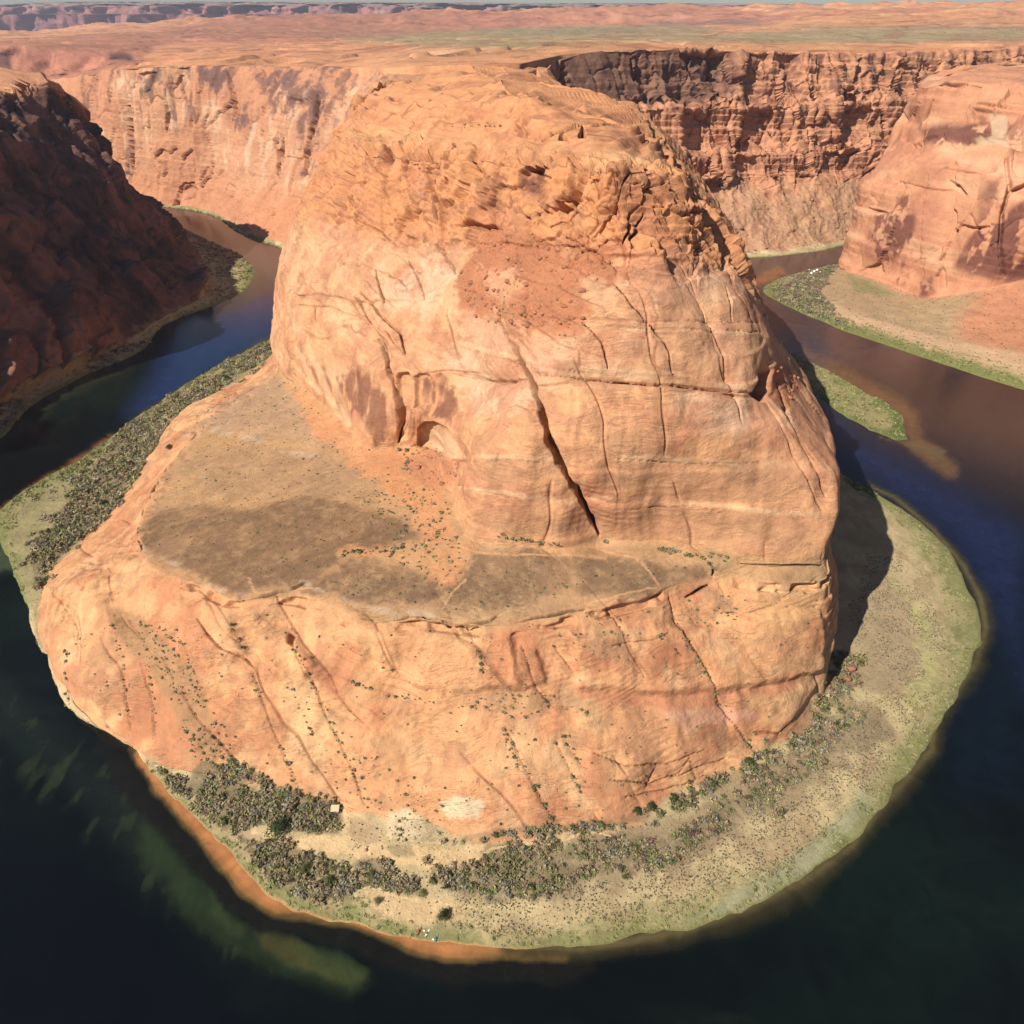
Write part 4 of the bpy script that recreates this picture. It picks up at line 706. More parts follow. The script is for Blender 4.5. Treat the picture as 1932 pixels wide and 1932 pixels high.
# the wall of the next canyon bend
cw = area([(-200, 160), (-200, 84), (265, 96), (275, 130), (100, 150)], *proj(PG), 12)
PG[..., 1] += cw * (ridge(PG, 120, 4, seed=104, sz=.2) - .4) * 60
pu_, pv_ = proj(PG)
a = fbm(PG * (1, 1, 0), 300, 4, seed=105, sx=.4); b = fbm(PG * (1, 1, 0), 90, 4, seed=106, sx=.35); wb = a * 8 + b * 5
pc = mix(np.zeros(PG.shape) + A(236, 168, 124), A(206, 146, 114), sstep(-.05, .4, a)); pc = mix(pc, A(244, 188, 144), sstep(.05, .4, b) * .7)
pc = mix(pc, A(176, 150, 116), sstep(.05, .4, fbm(PG * (1, 1, 0), 160, 4, seed=107, sx=.3)) * .6 * (1 - hill))
for pts, c_, k in [([(560, 62), (900, 52), (1250, 45), (1360, 52), (1320, 66), (1932, 60), (1932, 78), (1500, 86), (1250, 84), (1000, 92), (800, 86), (600, 70)], (176, 158, 122), .85),
                   ([(850, 56), (1000, 50), (1250, 48), (1200, 60), (980, 66)], (164, 156, 124), .7),
                   ([(1380, 62), (1600, 48), (1932, 52), (1932, 72), (1500, 80)], (178, 160, 124), .8),
                   ([(-150, 120), (0, 75), (300, 60), (440, 26), (900, 20), (1000, 30), (1050, 48), (700, 66), (500, 88), (300, 100), (100, 120)], (190, 130, 108), .8),
                   ([(-150, 160), (-150, 95), (100, 90), (270, 98), (280, 130), (120, 150)], (204, 136, 116), .8), ([(200, 96), (250, 98), (262, 118), (205, 115)], (96, 74, 76), .8), ([(-40, 100), (20, 92), (28, 145), (-40, 148)], (84, 64, 72), .8),
                   ([(820, 30), (1350, 10), (1480, 35), (1400, 48), (1100, 48), (860, 52)], (204, 140, 118), .7), ([(1200, 40), (1420, 38), (1450, 48), (1250, 50)], (150, 126, 116), .6),
                   ([(280, 125), (290, 90), (330, 80), (460, 78), (640, 74), (700, 100), (680, 128)], (238, 170, 128), .7)]:
    pc = mix(pc, A(*c_), area(pts, pu_, pv_, 4, wb) * k)
nr = (1 - sstep(.05, .22, t))[:, None] + 0 * Xg; pc = mix(pc, A(232, 166, 120), nr * .6)
spk = fbm(PG * (1, 1, 0), 28, 4, g=.65, seed=176, sx=.45); pc = mix(pc, A(150, 112, 84), sstep(.12, .32, spk) * .5 * (1 - hill)); pc = mix(pc, A(176, 118, 92), (1 - sstep(.015, .05, np.abs(fbm(PG * (1, 1, 0), 150, 4, seed=177, sx=.22)))) * .6); pc = mix(pc, A(130, 96, 88), sstep(.1, .4, fbm(PG * (1, 1, 0), 120, 4, g=.6, seed=178)) * .45 * hill)
o = grid_mesh('plateau', PG, np.clip(pc * (1 + .14 * b[..., None]), .01, .8), M_PLAIN, flip=normals(PG)[..., 2].mean() < 0); tag(o, 'wide desert plateau of orange slickrock and pale green scrub', kind='structure')
# mesa
MU = [-160, 0, 90, 250, 420, 600, 760, 900, 1050, 1200, 1400, 1600, 2200]; MV = [11, 10, 3.5, 3, 3, 4, 4, 5, 6, 6, 7, 9, 14]
mus = np.linspace(-160, 2200, 620); yy = 10500.
topz = np.array([CAMZ - rv(v) * yy for v in np.interp(mus, MU, MV)])
mx = (mus - 966) / FQ / (CP + (966 - 30) / FQ * SP)
rows_ = [(0, .0), (.04, .15), (.1, .3), (.14, .62), (.3, .66), (.36, .84), (.6, .93), (1.0, 1.0), (1.8, 1.0), (4., 1.)]
kk = []
for f_, z_ in rows_:
    y_ = yy - 900 + 900 * f_
    kk.append(np.stack([mx * yy, np.full(620, y_), 60 + (topz - 60) * z_], -1))
MG, mr = hermite(np.array(kk), [4, 8, 22, 8, 14, 8, 10, 8, 3], [0, .5, .3, .3, .3, .3, .5, .5, 0, 0])
MR = np.repeat(mr[:, None], 620, 1); fade = 1 - sstep(6.5, 7.2, MR)
flute = (ridge(MG, 520, 4, seed=110, sz=.12) - .35) * 340 + (ridge(MG, 170, 3, seed=111, sz=.15) - .4) * 110
MG[..., 1] += flute * (.25 + .75 * fade) * -1
MG[..., 2] += fbm(MG, 200, 4, seed=112) * 16 * sstep(3.5, 5, MR) * (1 - .85 * sstep(6, 7, MR))
a = fbm(MG, 250, 4, seed=113); b = fbm(MG, 60, 3, seed=114, sx=.15)
mc = mix(np.zeros(MG.shape) + A(186, 128, 120), A(150, 104, 104), sstep(-.1, .3, a + b)); mc = mix(mc, A(176, 156, 140), sstep(4.6, 5.6, MR) * .8); mc = mix(mc, A(214, 186, 164), sstep(.2, .5, a) * sstep(3.5, 5, MR) * .8)
M_MESA = rock_mat('mesa_sandstone', 25.0, .8, 1.0)
o = grid_mesh('distant_mesa', MG, np.clip(mc, .01, .8), M_MESA, flip=normals(MG)[..., 2].mean() < 0); tag(o, 'long bluish cliffs of a distant mesa on the skyline', kind='structure')
# valley floor under everything
gx = np.linspace(-17000, 17000, 60); gy = np.linspace(-2500, 14500, 50)
GF = np.stack(np.meshgrid(gx, gy) + [np.zeros((50, 60))], -1); GF[..., 2] = -12 + 60 * sstep(6000, 9000, GF[..., 1])
o = grid_mesh('valley_floor', GF, np.zeros(GF.shape) + A(200, 140, 110), M_PLAIN, flip=normals(GF)[..., 2].mean() < 0); tag(o, 'red desert floor below the canyons', kind='structure')

# ------------------------------------------------------------------ river
nx_, nyw = 660, 540
yw = 34 * (1750 / 34) ** np.linspace(0, 1, nyw); aw = np.linspace(-1.25, 1.25, nx_)
WG = np.zeros((nyw, nx_, 3)); WG[..., 1] = yw[:, None]; WG[..., 0] = aw[None, :] * np.maximum(yw[:, None], 310)
u, v = proj(WG); d1 = fbm(WG, 30, 4, seed=120); d2 = fbm(WG, 9, 4, seed=121); d3 = fbm(WG, 110, 3, seed=122); d4 = fbm(WG, 5, 3, seed=167); wb = d1 * 16 + d2 * 12 + d4 * 9
def B(r, g, b): return lin(r, g, b) / 1.9
wc = np.zeros(WG.shape) + B(13, 19, 18)
wc = mix(wc, B(22, 38, 30), sstep(-.2, .4, d3) * .7); wc = mix(wc, B(34, 46, 36), sstep(.1, .5, fbm(WG * (1, 1, 0), 26, 5, g=.6, seed=172, sx=.5, sy=1.4)) * .4)
# muddy upper reaches, then a reddish wall reflection painted in at right
wc = mix(wc, B(92, 70, 66), 1 - sstep(480, 640, v + (u > 966) * -170 + d3 * 60))
wc = mix(wc, B(70, 52, 52), sstep(1500, 1900, u) * (1 - sstep(760, 1050, v)) * .7)  # reflection of the walls, painted into the water colour
wc = mix(wc, B(40, 60, 104), area([(300, 650), (420, 570), (530, 560), (520, 640), (400, 700), (300, 780), (240, 780), (290, 700)], u, v, 30) * .85)  # sky reflection painted into the left channel as blue
wc = mix(wc, B(40, 50, 92), area([(1500, 720), (1650, 840), (1800, 920), (1932, 1000), (1932, 1300), (1880, 1150), (1780, 1000), (1600, 880)], u, v, 40) * .7)  # sky blue painted into the right channel likewise
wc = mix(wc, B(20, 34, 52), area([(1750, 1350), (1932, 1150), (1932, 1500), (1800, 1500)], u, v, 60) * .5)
wc = mix(wc, B(9, 12, 18), area([(-50, 1560), (150, 1600), (350, 1750), (500, 1932), (450, 2200), (-300, 2200), (-300, 1560)], u, v, 60, wb * 2) * .8)  # shadow of the unbuilt near rim, painted as darker water
# green weed beds in the near bend
for pts, c_, k, s_ in [
  ([(-40, 1240), (60, 1330), (160, 1420), (270, 1500), (330, 1600), (400, 1690), (430, 1740), (330, 1700), (230, 1600), (120, 1480), (-40, 1360)], (44, 56, 46), .55, 40),
  ([(270, 1530), (330, 1600), (400, 1680), (440, 1735), (560, 1790), (660, 1830), (690, 1850), (660, 1868), (540, 1840), (420, 1785), (320, 1700), (250, 1600)], (58, 74, 44), .8, 26),
  ([(470, 1748), (560, 1778), (640, 1812), (685, 1848), (640, 1852), (560, 1826), (500, 1790)], (96, 92, 50), .75, 12),
  ([(385, 1668), (405, 1672), (440, 1735), (480, 1745), (450, 1775), (400, 1735)], (70, 84, 48), .8, 9),
  ([(560, 1785), (640, 1792), (690, 1830), (680, 1860), (600, 1830)], (64, 80, 46), .8, 10)]:
    wc = mix(wc, B(*c_), area(pts, u, v, s_, wb * .9) * k * .8 * (1 if s_ > 20 else sstep(-1.3, -.1, d2 + .4 * d1)))
# rippled weed streaks following the current
stq = fbm(WG * (1, 1, 0), 7, 4, seed=123, sx=1.6, sy=.5); wc = mix(wc, B(64, 74, 48), area([(-40, 1260), (160, 1400), (330, 1560), (430, 1720), (640, 1820), (600, 1870), (400, 1800), (200, 1620), (-40, 1400)], u, v, 30) * sstep(.15, .5, stq) * .5)
# shallows seen through clear water (sand), then dark weed beyond
def near_line(pts, wd, soft, wk=1.0):
    d, al = linedist(pts, u + wb * .5 * wk, v + wb * .5 * wk); return 1 - sstep(wd - soft, wd + soft, d), al
SH = [(258, 1425), (298, 1478), (350, 1530), (397, 1585), (427, 1615), (463, 1660), (496, 1688), (519, 1699), (579, 1699), (639, 1715), (682, 1731), (738, 1755), (794, 1777), (870, 1790), (940, 1785), (1060, 1795)]
g_, al = near_line(SH, 64, 8, 1.4); wc = mix(wc, B(34, 32, 26), g_ * .8)
wdt = np.interp(np.zeros(1), [0], [1])[0]
d, al = linedist(SH, u + wb * .55, v + wb * .55); wd = np.interp(al, [0, .12, .35, .5, .62, .8, 1], [10, 20, 32, 36, 24, 28, 20]) * (1 + .45 * d1 + .25 * d2)
wc = mix(wc, B(120, 98, 58), (1 - sstep(wd - 3, wd + 6, d)) * .9); fe = 1 - sstep(.72, .99, al); wc = mix(wc, B(200, 138, 84), (1 - sstep(wd * .55, wd * .85, d)) * .9 * fe); wc = mix(wc, B(224, 152, 98), (1 - sstep(wd * .1, wd * .5, d)) * .8 * fe)
SR = [(960, 1785), (1100, 1790), (1277, 1758), (1415, 1708), (1524, 1655), (1607, 1596), (1667, 1513), (1710, 1467), (1757, 1415), (1762, 1359), (1790, 1320), (1840, 1250), (1860, 1185), (1850, 1128), (1818, 1067), (1760, 998), (1690, 940), (1637, 915)]
d, al = linedist(SR, u, v); wd = np.interp(al, [0, .3, .5, .6, .7, .8, 1], [28, 36, 38, 24, 34, 18, 8]) * (1 + .5 * d1 + .3 * d2)
wc = mix(wc, B(72, 66, 42), (1 - sstep(wd * .2, wd * 1.25, d)) * .85); wc = mix(wc, B(128, 114, 74), (1 - sstep(0, wd * .45, d)) * .7)
SI = [(1480, 655), (1530, 678), (1595, 712), (1640, 740), (1695, 768), (1718, 790), (1730, 838), (1790, 885)]
g_, _ = near_line(SI, 16, 12); wc = mix(wc, B(132, 96, 62), g_ * .8)
wc = mix(wc, B(120, 100, 64), area([(1720, 830), (1660, 825), (1750, 860), (1800, 890), (1780, 850)], u, v, 6, wb * .5) * .8)
g_, _ = near_line([(1425, 535), (1445, 525), (1470, 512)], 9, 7); wc = mix(wc, B(170, 110, 70), g_ * .8)
SL = [(0, 968), (79, 917), (149, 874), (212, 830)]; g_, _ = near_line(SL, 9, 6, .5); wc = mix(wc, B(176, 122, 76), g_ * .8)
g_, _ = near_line([(505, 642), (427, 688), (364, 724), (284, 775), (212, 830)], 6, 5, .4); wc = mix(wc, B(78, 78, 48), g_ * .8)
g_, _ = near_line([(0, 830), (60, 790), (109, 740), (215, 700), (300, 625), (400, 600), (455, 562), (486, 520)], 14, 10); wc = mix(wc, B(58, 62, 40), g_ * .7)
wc = mix(wc, B(96, 112, 84), area([(-60, 1000), (0, 990), (60, 1010), (75, 1060), (20, 1078), (-60, 1085)], u, v, 8, wb * .4) * .6)
m, nt, bs = new_mat('river_water'); L = nt.links.new
tc = nt.nodes.new('ShaderNodeTexCoord').outputs['Object']; at = N(nt, 'ShaderNodeAttribute', attribute_name='Col')
n1 = N(nt, 'ShaderNodeTexNoise', i_Scale=.09, i_Detail=8., i_Roughness=.65, i_Distortion=1.2); L(tc, n1.inputs['Vector'])
vv = mathn(nt, 'MULTIPLY_ADD', n1.outputs[0], 1.4, .3); sc = nt.nodes.new('ShaderNodeVectorMath'); sc.operation = 'SCALE'
L(at.outputs['Color'], sc.inputs[0]); L(vv, sc.inputs['Scale']); L(sc.outputs[0], bs.inputs['Base Color'])
n2 = N(nt, 'ShaderNodeTexNoise', i_Scale=.7, i_Detail=5., i_Roughness=.6); L(tc, n2.inputs['Vector'])
bp = nt.nodes.new('ShaderNodeBump'); bp.inputs['Strength'].default_value = .5; bp.inputs['Distance'].default_value = .2; L(n2.outputs[0], bp.inputs['Height']); L(bp.outputs[0], bs.inputs['Normal'])
bs.inputs['Roughness'].default_value = .06; bs.inputs['IOR'].default_value = 1.33
o = grid_mesh('river', WG, wc, m, flip=normals(WG)[..., 2].mean() < 0); tag(o, 'dark green river bending round the butte', kind='structure')

# green sandbar right of the butte
ISL = [(1455, 660), (1473, 652), (1500, 664), (1525, 679), (1560, 694), (1591, 712), (1620, 730), (1640, 742), (1668, 752), (1690, 768), (1713, 788), (1719, 810), (1723, 836), (1700, 838), (1673, 827), (1648, 816), (1624, 804), (1600, 792), (1574, 775), (1545, 750), (1500, 705)]
pi = np.array([P(a, b, .0) for a, b in ISL]); cen = np.array([P(1600, 758, 0)])[0]
ts = np.linspace(0, 1, 24); IG = cen + (np.repeat(np.vstack([pi, pi[:1]])[None], 24, 0) - cen) * (1.02 - ts[:, None, None])
idx = np.linspace(0, len(ISL), 160); IG = np.stack([np.stack([np.interp(idx, np.arange(len(ISL) + 1), IG[i, :, k]) for k in range(3)], -1) for i in range(24)])
IG[..., 0] += fbm(IG, 12, 3, seed=130) * 2.5; IG[..., 1] += fbm(IG, 12, 3, seed=131) * 4
IG[..., 2] = -.6 + 2.0 * sstep(0, .25, ts)[:, None] + fbm(IG, 10, 3, seed=132) * .5 * ts[:, None]
u, v = proj(IG); b = fbm(IG, 14, 4, seed=133, sx=1.5); ic = mix(np.zeros(IG.shape) + A(176, 162, 112), A(146, 148, 90), sstep(-.1, .3, b))
ic = mix(ic, A(104, 122, 60), area([(1640, 745), (1700, 775), (1722, 838), (1670, 825), (1690, 800)], u, v, 6, b * 14) * .8); ic = mix(ic, A(100, 118, 60), area([(1560, 755), (1600, 780), (1680, 815), (1673, 830), (1600, 798), (1545, 752)], u, v, 5, b * 10) * .7)
o = grid_mesh('sandbar', IG, ic, M_ROCK, flip=normals(IG)[..., 2].mean() < 0); tag(o, 'long low sandbar grown over with green weed', kind='structure')

# ------------------------------------------------------------------ haze between the camera and the far walls
hz = bpy.data.meshes.new('haze'); x0, x1, y0, y1, z0, z1 = -17500, 17500, -2800, 14900, -14, 640
hz.from_pydata([(x, y, z) for z in (z0, z1) for y in (y0, y1) for x in (x0, x1)], [], [(0, 2, 3, 1), (4, 5, 7, 6), (0, 1, 5, 4), (2, 6, 7, 3), (0, 4, 6, 2), (1, 3, 7, 5)])
hm = bpy.data.materials.new('haze'); hm.use_nodes = True; hn = hm.node_tree; hn.nodes.clear()
ho = hn.nodes.new('ShaderNodeOutputMaterial'); hv = hn.nodes.new('ShaderNodeVolumePrincipled')
hv.inputs['Density'].default_value = 3.3e-5; hv.inputs['Color'].default_value = (.72, .80, 1.0, 1); hv.inputs['Anisotropy'].default_value = .2
hn.links.new(hv.outputs[0], ho.inputs['Volume']); hz.materials.append(hm); o = bpy.data.objects.new('haze', hz); C.collection.objects.link(o); tag(o, kind='stuff')

# ------------------------------------------------------------------ plants, stones and small things
def mesh_area(g):
    return np.linalg.norm(np.cross(g[1:, :-1] - g[:-1, :-1], g[:-1, 1:] - g[:-1, :-1]), axis=-1)
class Surf:
    def __init__(s, g, rr_):
        s.g = g; s.rr = rr_; s.a = mesh_area(g); s.u, s.v = proj(g); s.n = normals(g); s.n *= np.sign(s.n[..., 2].mean())
        s.U, s.V = s.u[:-1, :-1], s.v[:-1, :-1]; s.nz = fbm(g, 9, 3, seed=152)[:-1, :-1]; s.wu = fbm(g, 13, 3, seed=153)[:-1, :-1] * 26; s.face = (s.n * (g - (0, 0, CAMZ))).sum(-1)[:-1, :-1] < 0
    def at(s, i, j):
        r1, r2 = rng.random(len(i))[:, None], rng.random(len(i))[:, None]
        return s.g[i, j] + (s.g[i + 1, j] - s.g[i, j]) * r1 + (s.g[i, j + 1] - s.g[i, j]) * r2
    def pick(s, m, n):
        m = m & s.face & (s.g[:-1, :-1, 2] > .1)
        w_ = (s.a * m).ravel().astype(float)
        if w_.sum() <= 0: return np.zeros((0, 3))
        k = rng.choice(len(w_), n, p=w_ / w_.sum()); i, j = np.divmod(k, s.a.shape[1]); return s.at(i, j)
    def near(s, pts):
        out_ = []
        for a_, b_ in pts:
            d_ = (s.U - a_) ** 2 + (s.V - b_) ** 2 + 1e6 * (~s.face); k = d_.argmin(); i, j = divmod(k, s.a.shape[1]); out_.append(s.g[i, j])
        return np.array(out_)
SI_, SR_, SL_ = Surf(G, RR), Surf(RG[0], RG[1]), Surf(LG[0], LG[1])
SB_ = Surf(IG, IG[..., 0])
def leafy(n, size, shape=(1, 1, .7), seed=0, ragged=.35, cols=((110, 112, 80), (86, 92, 62)), core=True):
    """a bush: small leaf faces spread through a rough dome over a dark twiggy core; unit radius"""
    r = np.random.default_rng(seed); d = r.normal(size=(n, 3)); d[:, 2] = np.abs(d[:, 2]) * .95 - .05; d /= np.linalg.norm(d, axis=1, keepdims=True)
    lob = 1 + ragged * np.sin(d[:, 0] * 5 + seed) * np.cos(d[:, 1] * 4.3 + seed * 2) + ragged * .5 * r.normal(size=n) * .5
    c = d * (lob * r.uniform(.55, 1.0, n) ** .6)[:, None] * shape
    a_ = r.normal(size=(n, 3)) * .6 + d; a_ /= np.linalg.norm(a_, axis=1, keepdims=True)
    t1 = np.cross(a_, r.normal(size=(n, 3))); t1 /= np.linalg.norm(t1, axis=1, keepdims=True); t2 = np.cross(a_, t1)
    sz = size * r.uniform(.6, 1.4, n)[:, None]
    V = np.stack([c - t1 * sz, c + t2 * sz * .9, c + t1 * sz], 1).reshape(-1, 3); F = np.arange(3 * n).reshape(-1, 3)
    k = r.random(n)[:, None] * (.6 + .4 * r.random(n)[:, None]); cc_ = np.repeat(A(*cols[0]) * (1 - k) + A(*cols[1]) * k, 3, 0)
    if core:
        m_ = 8; an = np.arange(m_) * 2 * math.pi / m_; rad = .62 * (1 + .25 * r.normal(size=m_) * .6)
        lo = np.stack([np.cos(an) * rad * shape[0], np.sin(an) * rad * shape[1], np.full(m_, -.05)], 1); mi = lo * (1.05, 1.05, 0) + np.stack([0 * an, 0 * an, np.full(m_, .4 * shape[2])], 1); tp = np.array([[0, 0, .75 * shape[2]]])
        b = len(V); V = np.vstack([V, lo, mi, tp]); f = []
        for q in range(m_):
            q2 = (q + 1) % m_; f += [(b + q, b + q2, b + m_ + q2), (b + q, b + m_ + q2, b + m_ + q), (b + m_ + q, b + m_ + q2, b + 2 * m_)]
        F = np.vstack([F, f]); cc_ = np.vstack([cc_, np.repeat(A(*cols[1])[None] * .75, 2 * m_ + 1, 0)])
    V[:, 2] = np.maximum(V[:, 2], -.15)
    return V, F, cc_
def scatter(name, variants, pos, size, mat, tint=.25, sink=.1, squash=.2):
    """many small plants or stones joined into one object"""
    if len(pos) == 0: return None
    Vs, Fs, Cs = [], [], []; off = 0; pick = rng.integers(0, len(variants), len(pos))
    for k, (v_, f_, c_) in enumerate(variants):
        p = pos[pick == k]; sz = size[pick == k]; n = len(p)
        if n == 0: continue
        a_ = rng.uniform(0, 2 * math.pi, n); ca, sa = np.cos(a_), np.sin(a_); q = np.repeat(v_[None], n, 0)
        q = np.stack([q[..., 0] * ca[:, None] - q[..., 1] * sa[:, None], q[..., 0] * sa[:, None] + q[..., 1] * ca[:, None], q[..., 2] * rng.uniform(1 - squash, 1 + squash, n)[:, None]], -1)
        q = q * sz[:, None, None] + p[:, None]; q[..., 2] -= sz[:, None] * sink
        Vs.append(q.reshape(-1, 3)); Fs.append((f_[None] + off + (np.arange(n) * len(v_))[:, None, None]).reshape(-1, 3)); off += n * len(v_)
        t_ = 1 + tint * rng.normal(size=(n, 1, 1)) + .06 * rng.normal(size=(n, 1, 3)); Cs.append(np.clip(c_[None] * t_, .004, .8).reshape(-1, 3))
    me = tri_mesh(name, np.vstack(Vs), np.vstack(Fs), np.vstack(Cs), mat); o = bpy.data.objects.new(name, me); C.collection.objects.link(o); o['kind'] = 'stuff'; return o
def ind(name, meshes, pos, size, label, cat, group, sink=.1, rnd=True):
    """each plant or stone an object of its own, sharing mesh data"""
    for p, s_ in zip(pos, size):
        o = bpy.data.objects.new(name, meshes[rng.integers(len(meshes))]); C.collection.objects.link(o)
        o.location = (p[0], p[1], p[2] - s_ * sink); o.scale = (s_, s_, s_ * rng.uniform(.85, 1.15)); o.rotation_euler = (0, 0, rng.uniform(0, 6.28)); tag(o, label, cat, group)
def keep_apart(pos, size, k=.8):
    """drop plants that would stand inside one another"""
    cell = {}; keep = []
    for i, p in enumerate(pos):
        c_ = (int(p[0] // 4), int(p[1] // 4)); ok = True
        for a_ in (-1, 0, 1):
            for b_ in (-1, 0, 1):
                for j in cell.get((c_[0] + a_, c_[1] + b_), ()):
                    if (p[0] - pos[j][0]) ** 2 + (p[1] - pos[j][1]) ** 2 < (k * (size[i] + size[j])) ** 2: ok = False
        if ok: keep.append(i); cell.setdefault(c_, []).append(i)
    return np.array(keep, int)
BRN = ((182, 166, 128), (136, 120, 92)); GRN = ((160, 156, 106), (116, 116, 76)); FRS = ((162, 162, 98), (120, 128, 70)); GRY = ((180, 170, 144), (134, 126, 106)); SAGE = ((168, 160, 120), (126, 120, 92))
bush_v = [leafy(64, .30, seed=i, cols=c_, shape=(1, .9, .75)) for i, c_ in enumerate((BRN, GRN, GRY, GRN, BRN, BRN))]
shrub_v = [leafy(26, .42, seed=20 + i, cols=c_) for i, c_ in enumerate((SAGE, SAGE, GRN))]
tuft_v = [leafy(7, .62, seed=30 + i, cols=c_, core=True, shape=(1, 1, .6)) for i, c_ in enumerate((SAGE, GRY, BRN))]
grass_v = [leafy(12, .5, seed=40 + i, cols=c_, core=False, shape=(1, 1, .5)) for i, c_ in enumerate((FRS, GRN, ((186, 178, 124), (142, 138, 90)), ((176, 166, 120), (134, 126, 86))))]
def pm(S, poly): return inpoly(poly, S.U + S.wu, S.V + S.wu * .6)
# -- thicket bushes: near left bank, far left bank, near bottom
sets = []
for S, poly, n, lo, hi, where in ((SI_, TH_FARLEFT, 2300, 1.6, 3.2, 'in the long thicket along the left bank'), (SI_, TH_A, 330, 1.2, 2.3, 'in the dense brush below the lower left slickrock'), (SI_, TH_B, 170, 1.2, 2.2, 'in the brush between the sand path and the orange shallows'),
      (SI_, TH_C, 55, 1.1, 2.0, 'in the clump between the two sand flats'), (SI_, TH_D, 240, .8, 1.8, 'in the brush field right of the pale sand'), (SI_, TH_E, 520, .7, 1.6, 'in the band of brush across the right beach'), (SI_, TH_F, 230, 1.0, 2.3, 'at the foot of the slickrock apron'),
      (SR_, TH_R, 520, 1.8, 3.4, 'on the far point below the right cliff'), (SL_, TH_L, 160, 1.4, 2.6, 'on the sandbar below the left cliff'), (SL_, TH_L2, 60, 2., 3.2, 'at the foot of the left cliff'), (SL_, TH_L3, 60, 2., 3.2, 'at the foot of the left cliff')):
    p = S.pick(pm(S, poly) & (S.rr[:-1, :-1] < 3.25) & (S.nz > -.16), int(n * 1.4))
    if S is SI_: p = np.vstack([p, S.pick(inpoly(poly, S.U + S.wu * 2.6, S.V + S.wu * 2.2) & (S.rr[:-1, :-1] < 3.25) & (S.rr[:-1, :-1] > 1.25), int(n * .22))]) if len(poly) else []
    if len(p) == 0: continue
    sz = rng.uniform(lo, hi, len(p)) * rng.uniform(.9, 1.35, len(p)); k = keep_apart(p, sz, .36); sets.append((p[k], sz[k], where))
allp = [(sz[i] / np.linalg.norm(p[i] - (0, 0, CAMZ)), a_, i) for a_, (p, sz, w_) in enumerate(sets) for i in range(len(p))]
allp.sort(reverse=True); top_ = {(a_, i) for _, a_, i in allp[:300]}
bush_m = [tri_mesh('thicket_bush', *v_, M_LEAF) for v_ in bush_v]; shrub_m = [tri_mesh('desert_shrub', *v_, M_LEAF) for v_ in shrub_v]
rest = []
for a_, (p, sz, w_) in enumerate(sets):
    m_ = np.array([(a_, i) in top_ for i in range(len(p))])
    ind('thicket_bush', bush_m, p[m_], sz[m_], 'grey-brown leafy bush ' + w_, 'bush', 'bushes ' + w_); rest.append((p[~m_], sz[~m_]))
scatter('thicket', bush_v, np.vstack([r[0] for r in rest]), np.concatenate([r[1] for r in rest]), M_LEAF)
# -- shrubs on the slickrock: along the joints, in hollows, on the bench
def along(poly_, n, jit): 
    poly_ = np.array(poly_, float); L_ = np.r_[0, np.cumsum(np.hypot(*np.diff(poly_, axis=0).T))]; t_ = rng.random(n) * L_[-1]
    return np.stack([np.interp(t_, L_, poly_[:, 0]), np.interp(t_, L_, poly_[:, 1])], 1) + rng.normal(size=(n, 2)) * jit
sh_p, sh_s, sh_w = [], [], []
JT = [([(475, 1270), (505, 1350), (560, 1480)], 34), ([(558, 1222), (590, 1290), (640, 1400), (680, 1490), (695, 1525)], 75), ([(545, 1290), (590, 1390)], 16), ([(955, 1370), (975, 1420), (1000, 1470), (1040, 1545)], 50), ([(945, 1370), (975, 1450)], 18), ([(1062, 1390), (1100, 1450), (1110, 1490)], 18), ([(1048, 1400), (1085, 1470), (1095, 1495)], 16),
      ([(1268, 1165), (1290, 1200), (1330, 1270), (1372, 1350), (1400, 1390), (1432, 1425)], 75), ([(1240, 1190), (1285, 1240)], 14), ([(124, 1220), (125, 1290), (128, 1325)], 26), ([(205, 1150), (235, 1260), (245, 1370)], 34), ([(260, 1150), (290, 1300), (292, 1390)], 34), ([(330, 1180), (360, 1260), (390, 1330)], 30), ([(885, 1185), (905, 1240), (910, 1270)], 18), ([(430, 1170), (470, 1250)], 12), ([(640, 1280), (740, 1315), (860, 1330)], 24), ([(1050, 1330), (1110, 1345)], 10)]
def addsh(uv, lo, hi, where, S=SI_):
    p_ = S.near(uv); sh_p.append(p_); sh_s.append(lo + (hi - lo) * 1.3 * rng.random(len(p_)) ** 1.8); sh_w.extend([where] * len(p_))
for pts, n in JT: addsh(along(pts, n, 2.6), .3, 1.15, 'growing in a joint of the slickrock apron')
def inreg(poly, n, lo, hi, where, S=SI_, rmin=3.0, rmax=12):
    p_ = S.pick(pm(S, poly) & (S.rr[:-1, :-1] > rmin) & (S.rr[:-1, :-1] < rmax) & (S.nz > -.3), n); sh_p.append(p_); sh_s.append(lo + (hi - lo) * 1.4 * rng.random(len(p_)) ** 2.2); sh_w.extend([where] * len(p_))
AP = [(110, 1200), (400, 1140), (700, 1190), (1340, 1120), (1560, 1100), (1560, 1280), (1400, 1430), (1120, 1550), (900, 1575), (700, 1520), (400, 1440), (250, 1400)]
inreg(AP, 480, .22, .75, 'scattered on the bare slickrock apron')
inreg([(250, 1170), (310, 1180), (370, 1250), (395, 1340), (350, 1350), (300, 1270)], 110, .5, 1.1, 'in the brushy gully of the left slickrock')
inreg([(330, 1350), (420, 1360), (440, 1430), (350, 1430)], 90, .5, 1.2, 'in the hollow above the left thicket')
inreg([(930, 1300), (1000, 1290), (1060, 1320), (1040, 1350), (940, 1350), (850, 1330)], 60, .45, 1.1, 'on the ledge halfway up the apron')
inreg([(1100, 1150), (1200, 1170), (1190, 1250), (1100, 1240)], 45, .4, 1.0, 'below the shelf edge'); inreg([(1340, 1110), (1400, 1140), (1390, 1175), (1345, 1150)], 26, .5, 1., 'in the grey hollow under the shelf corner')
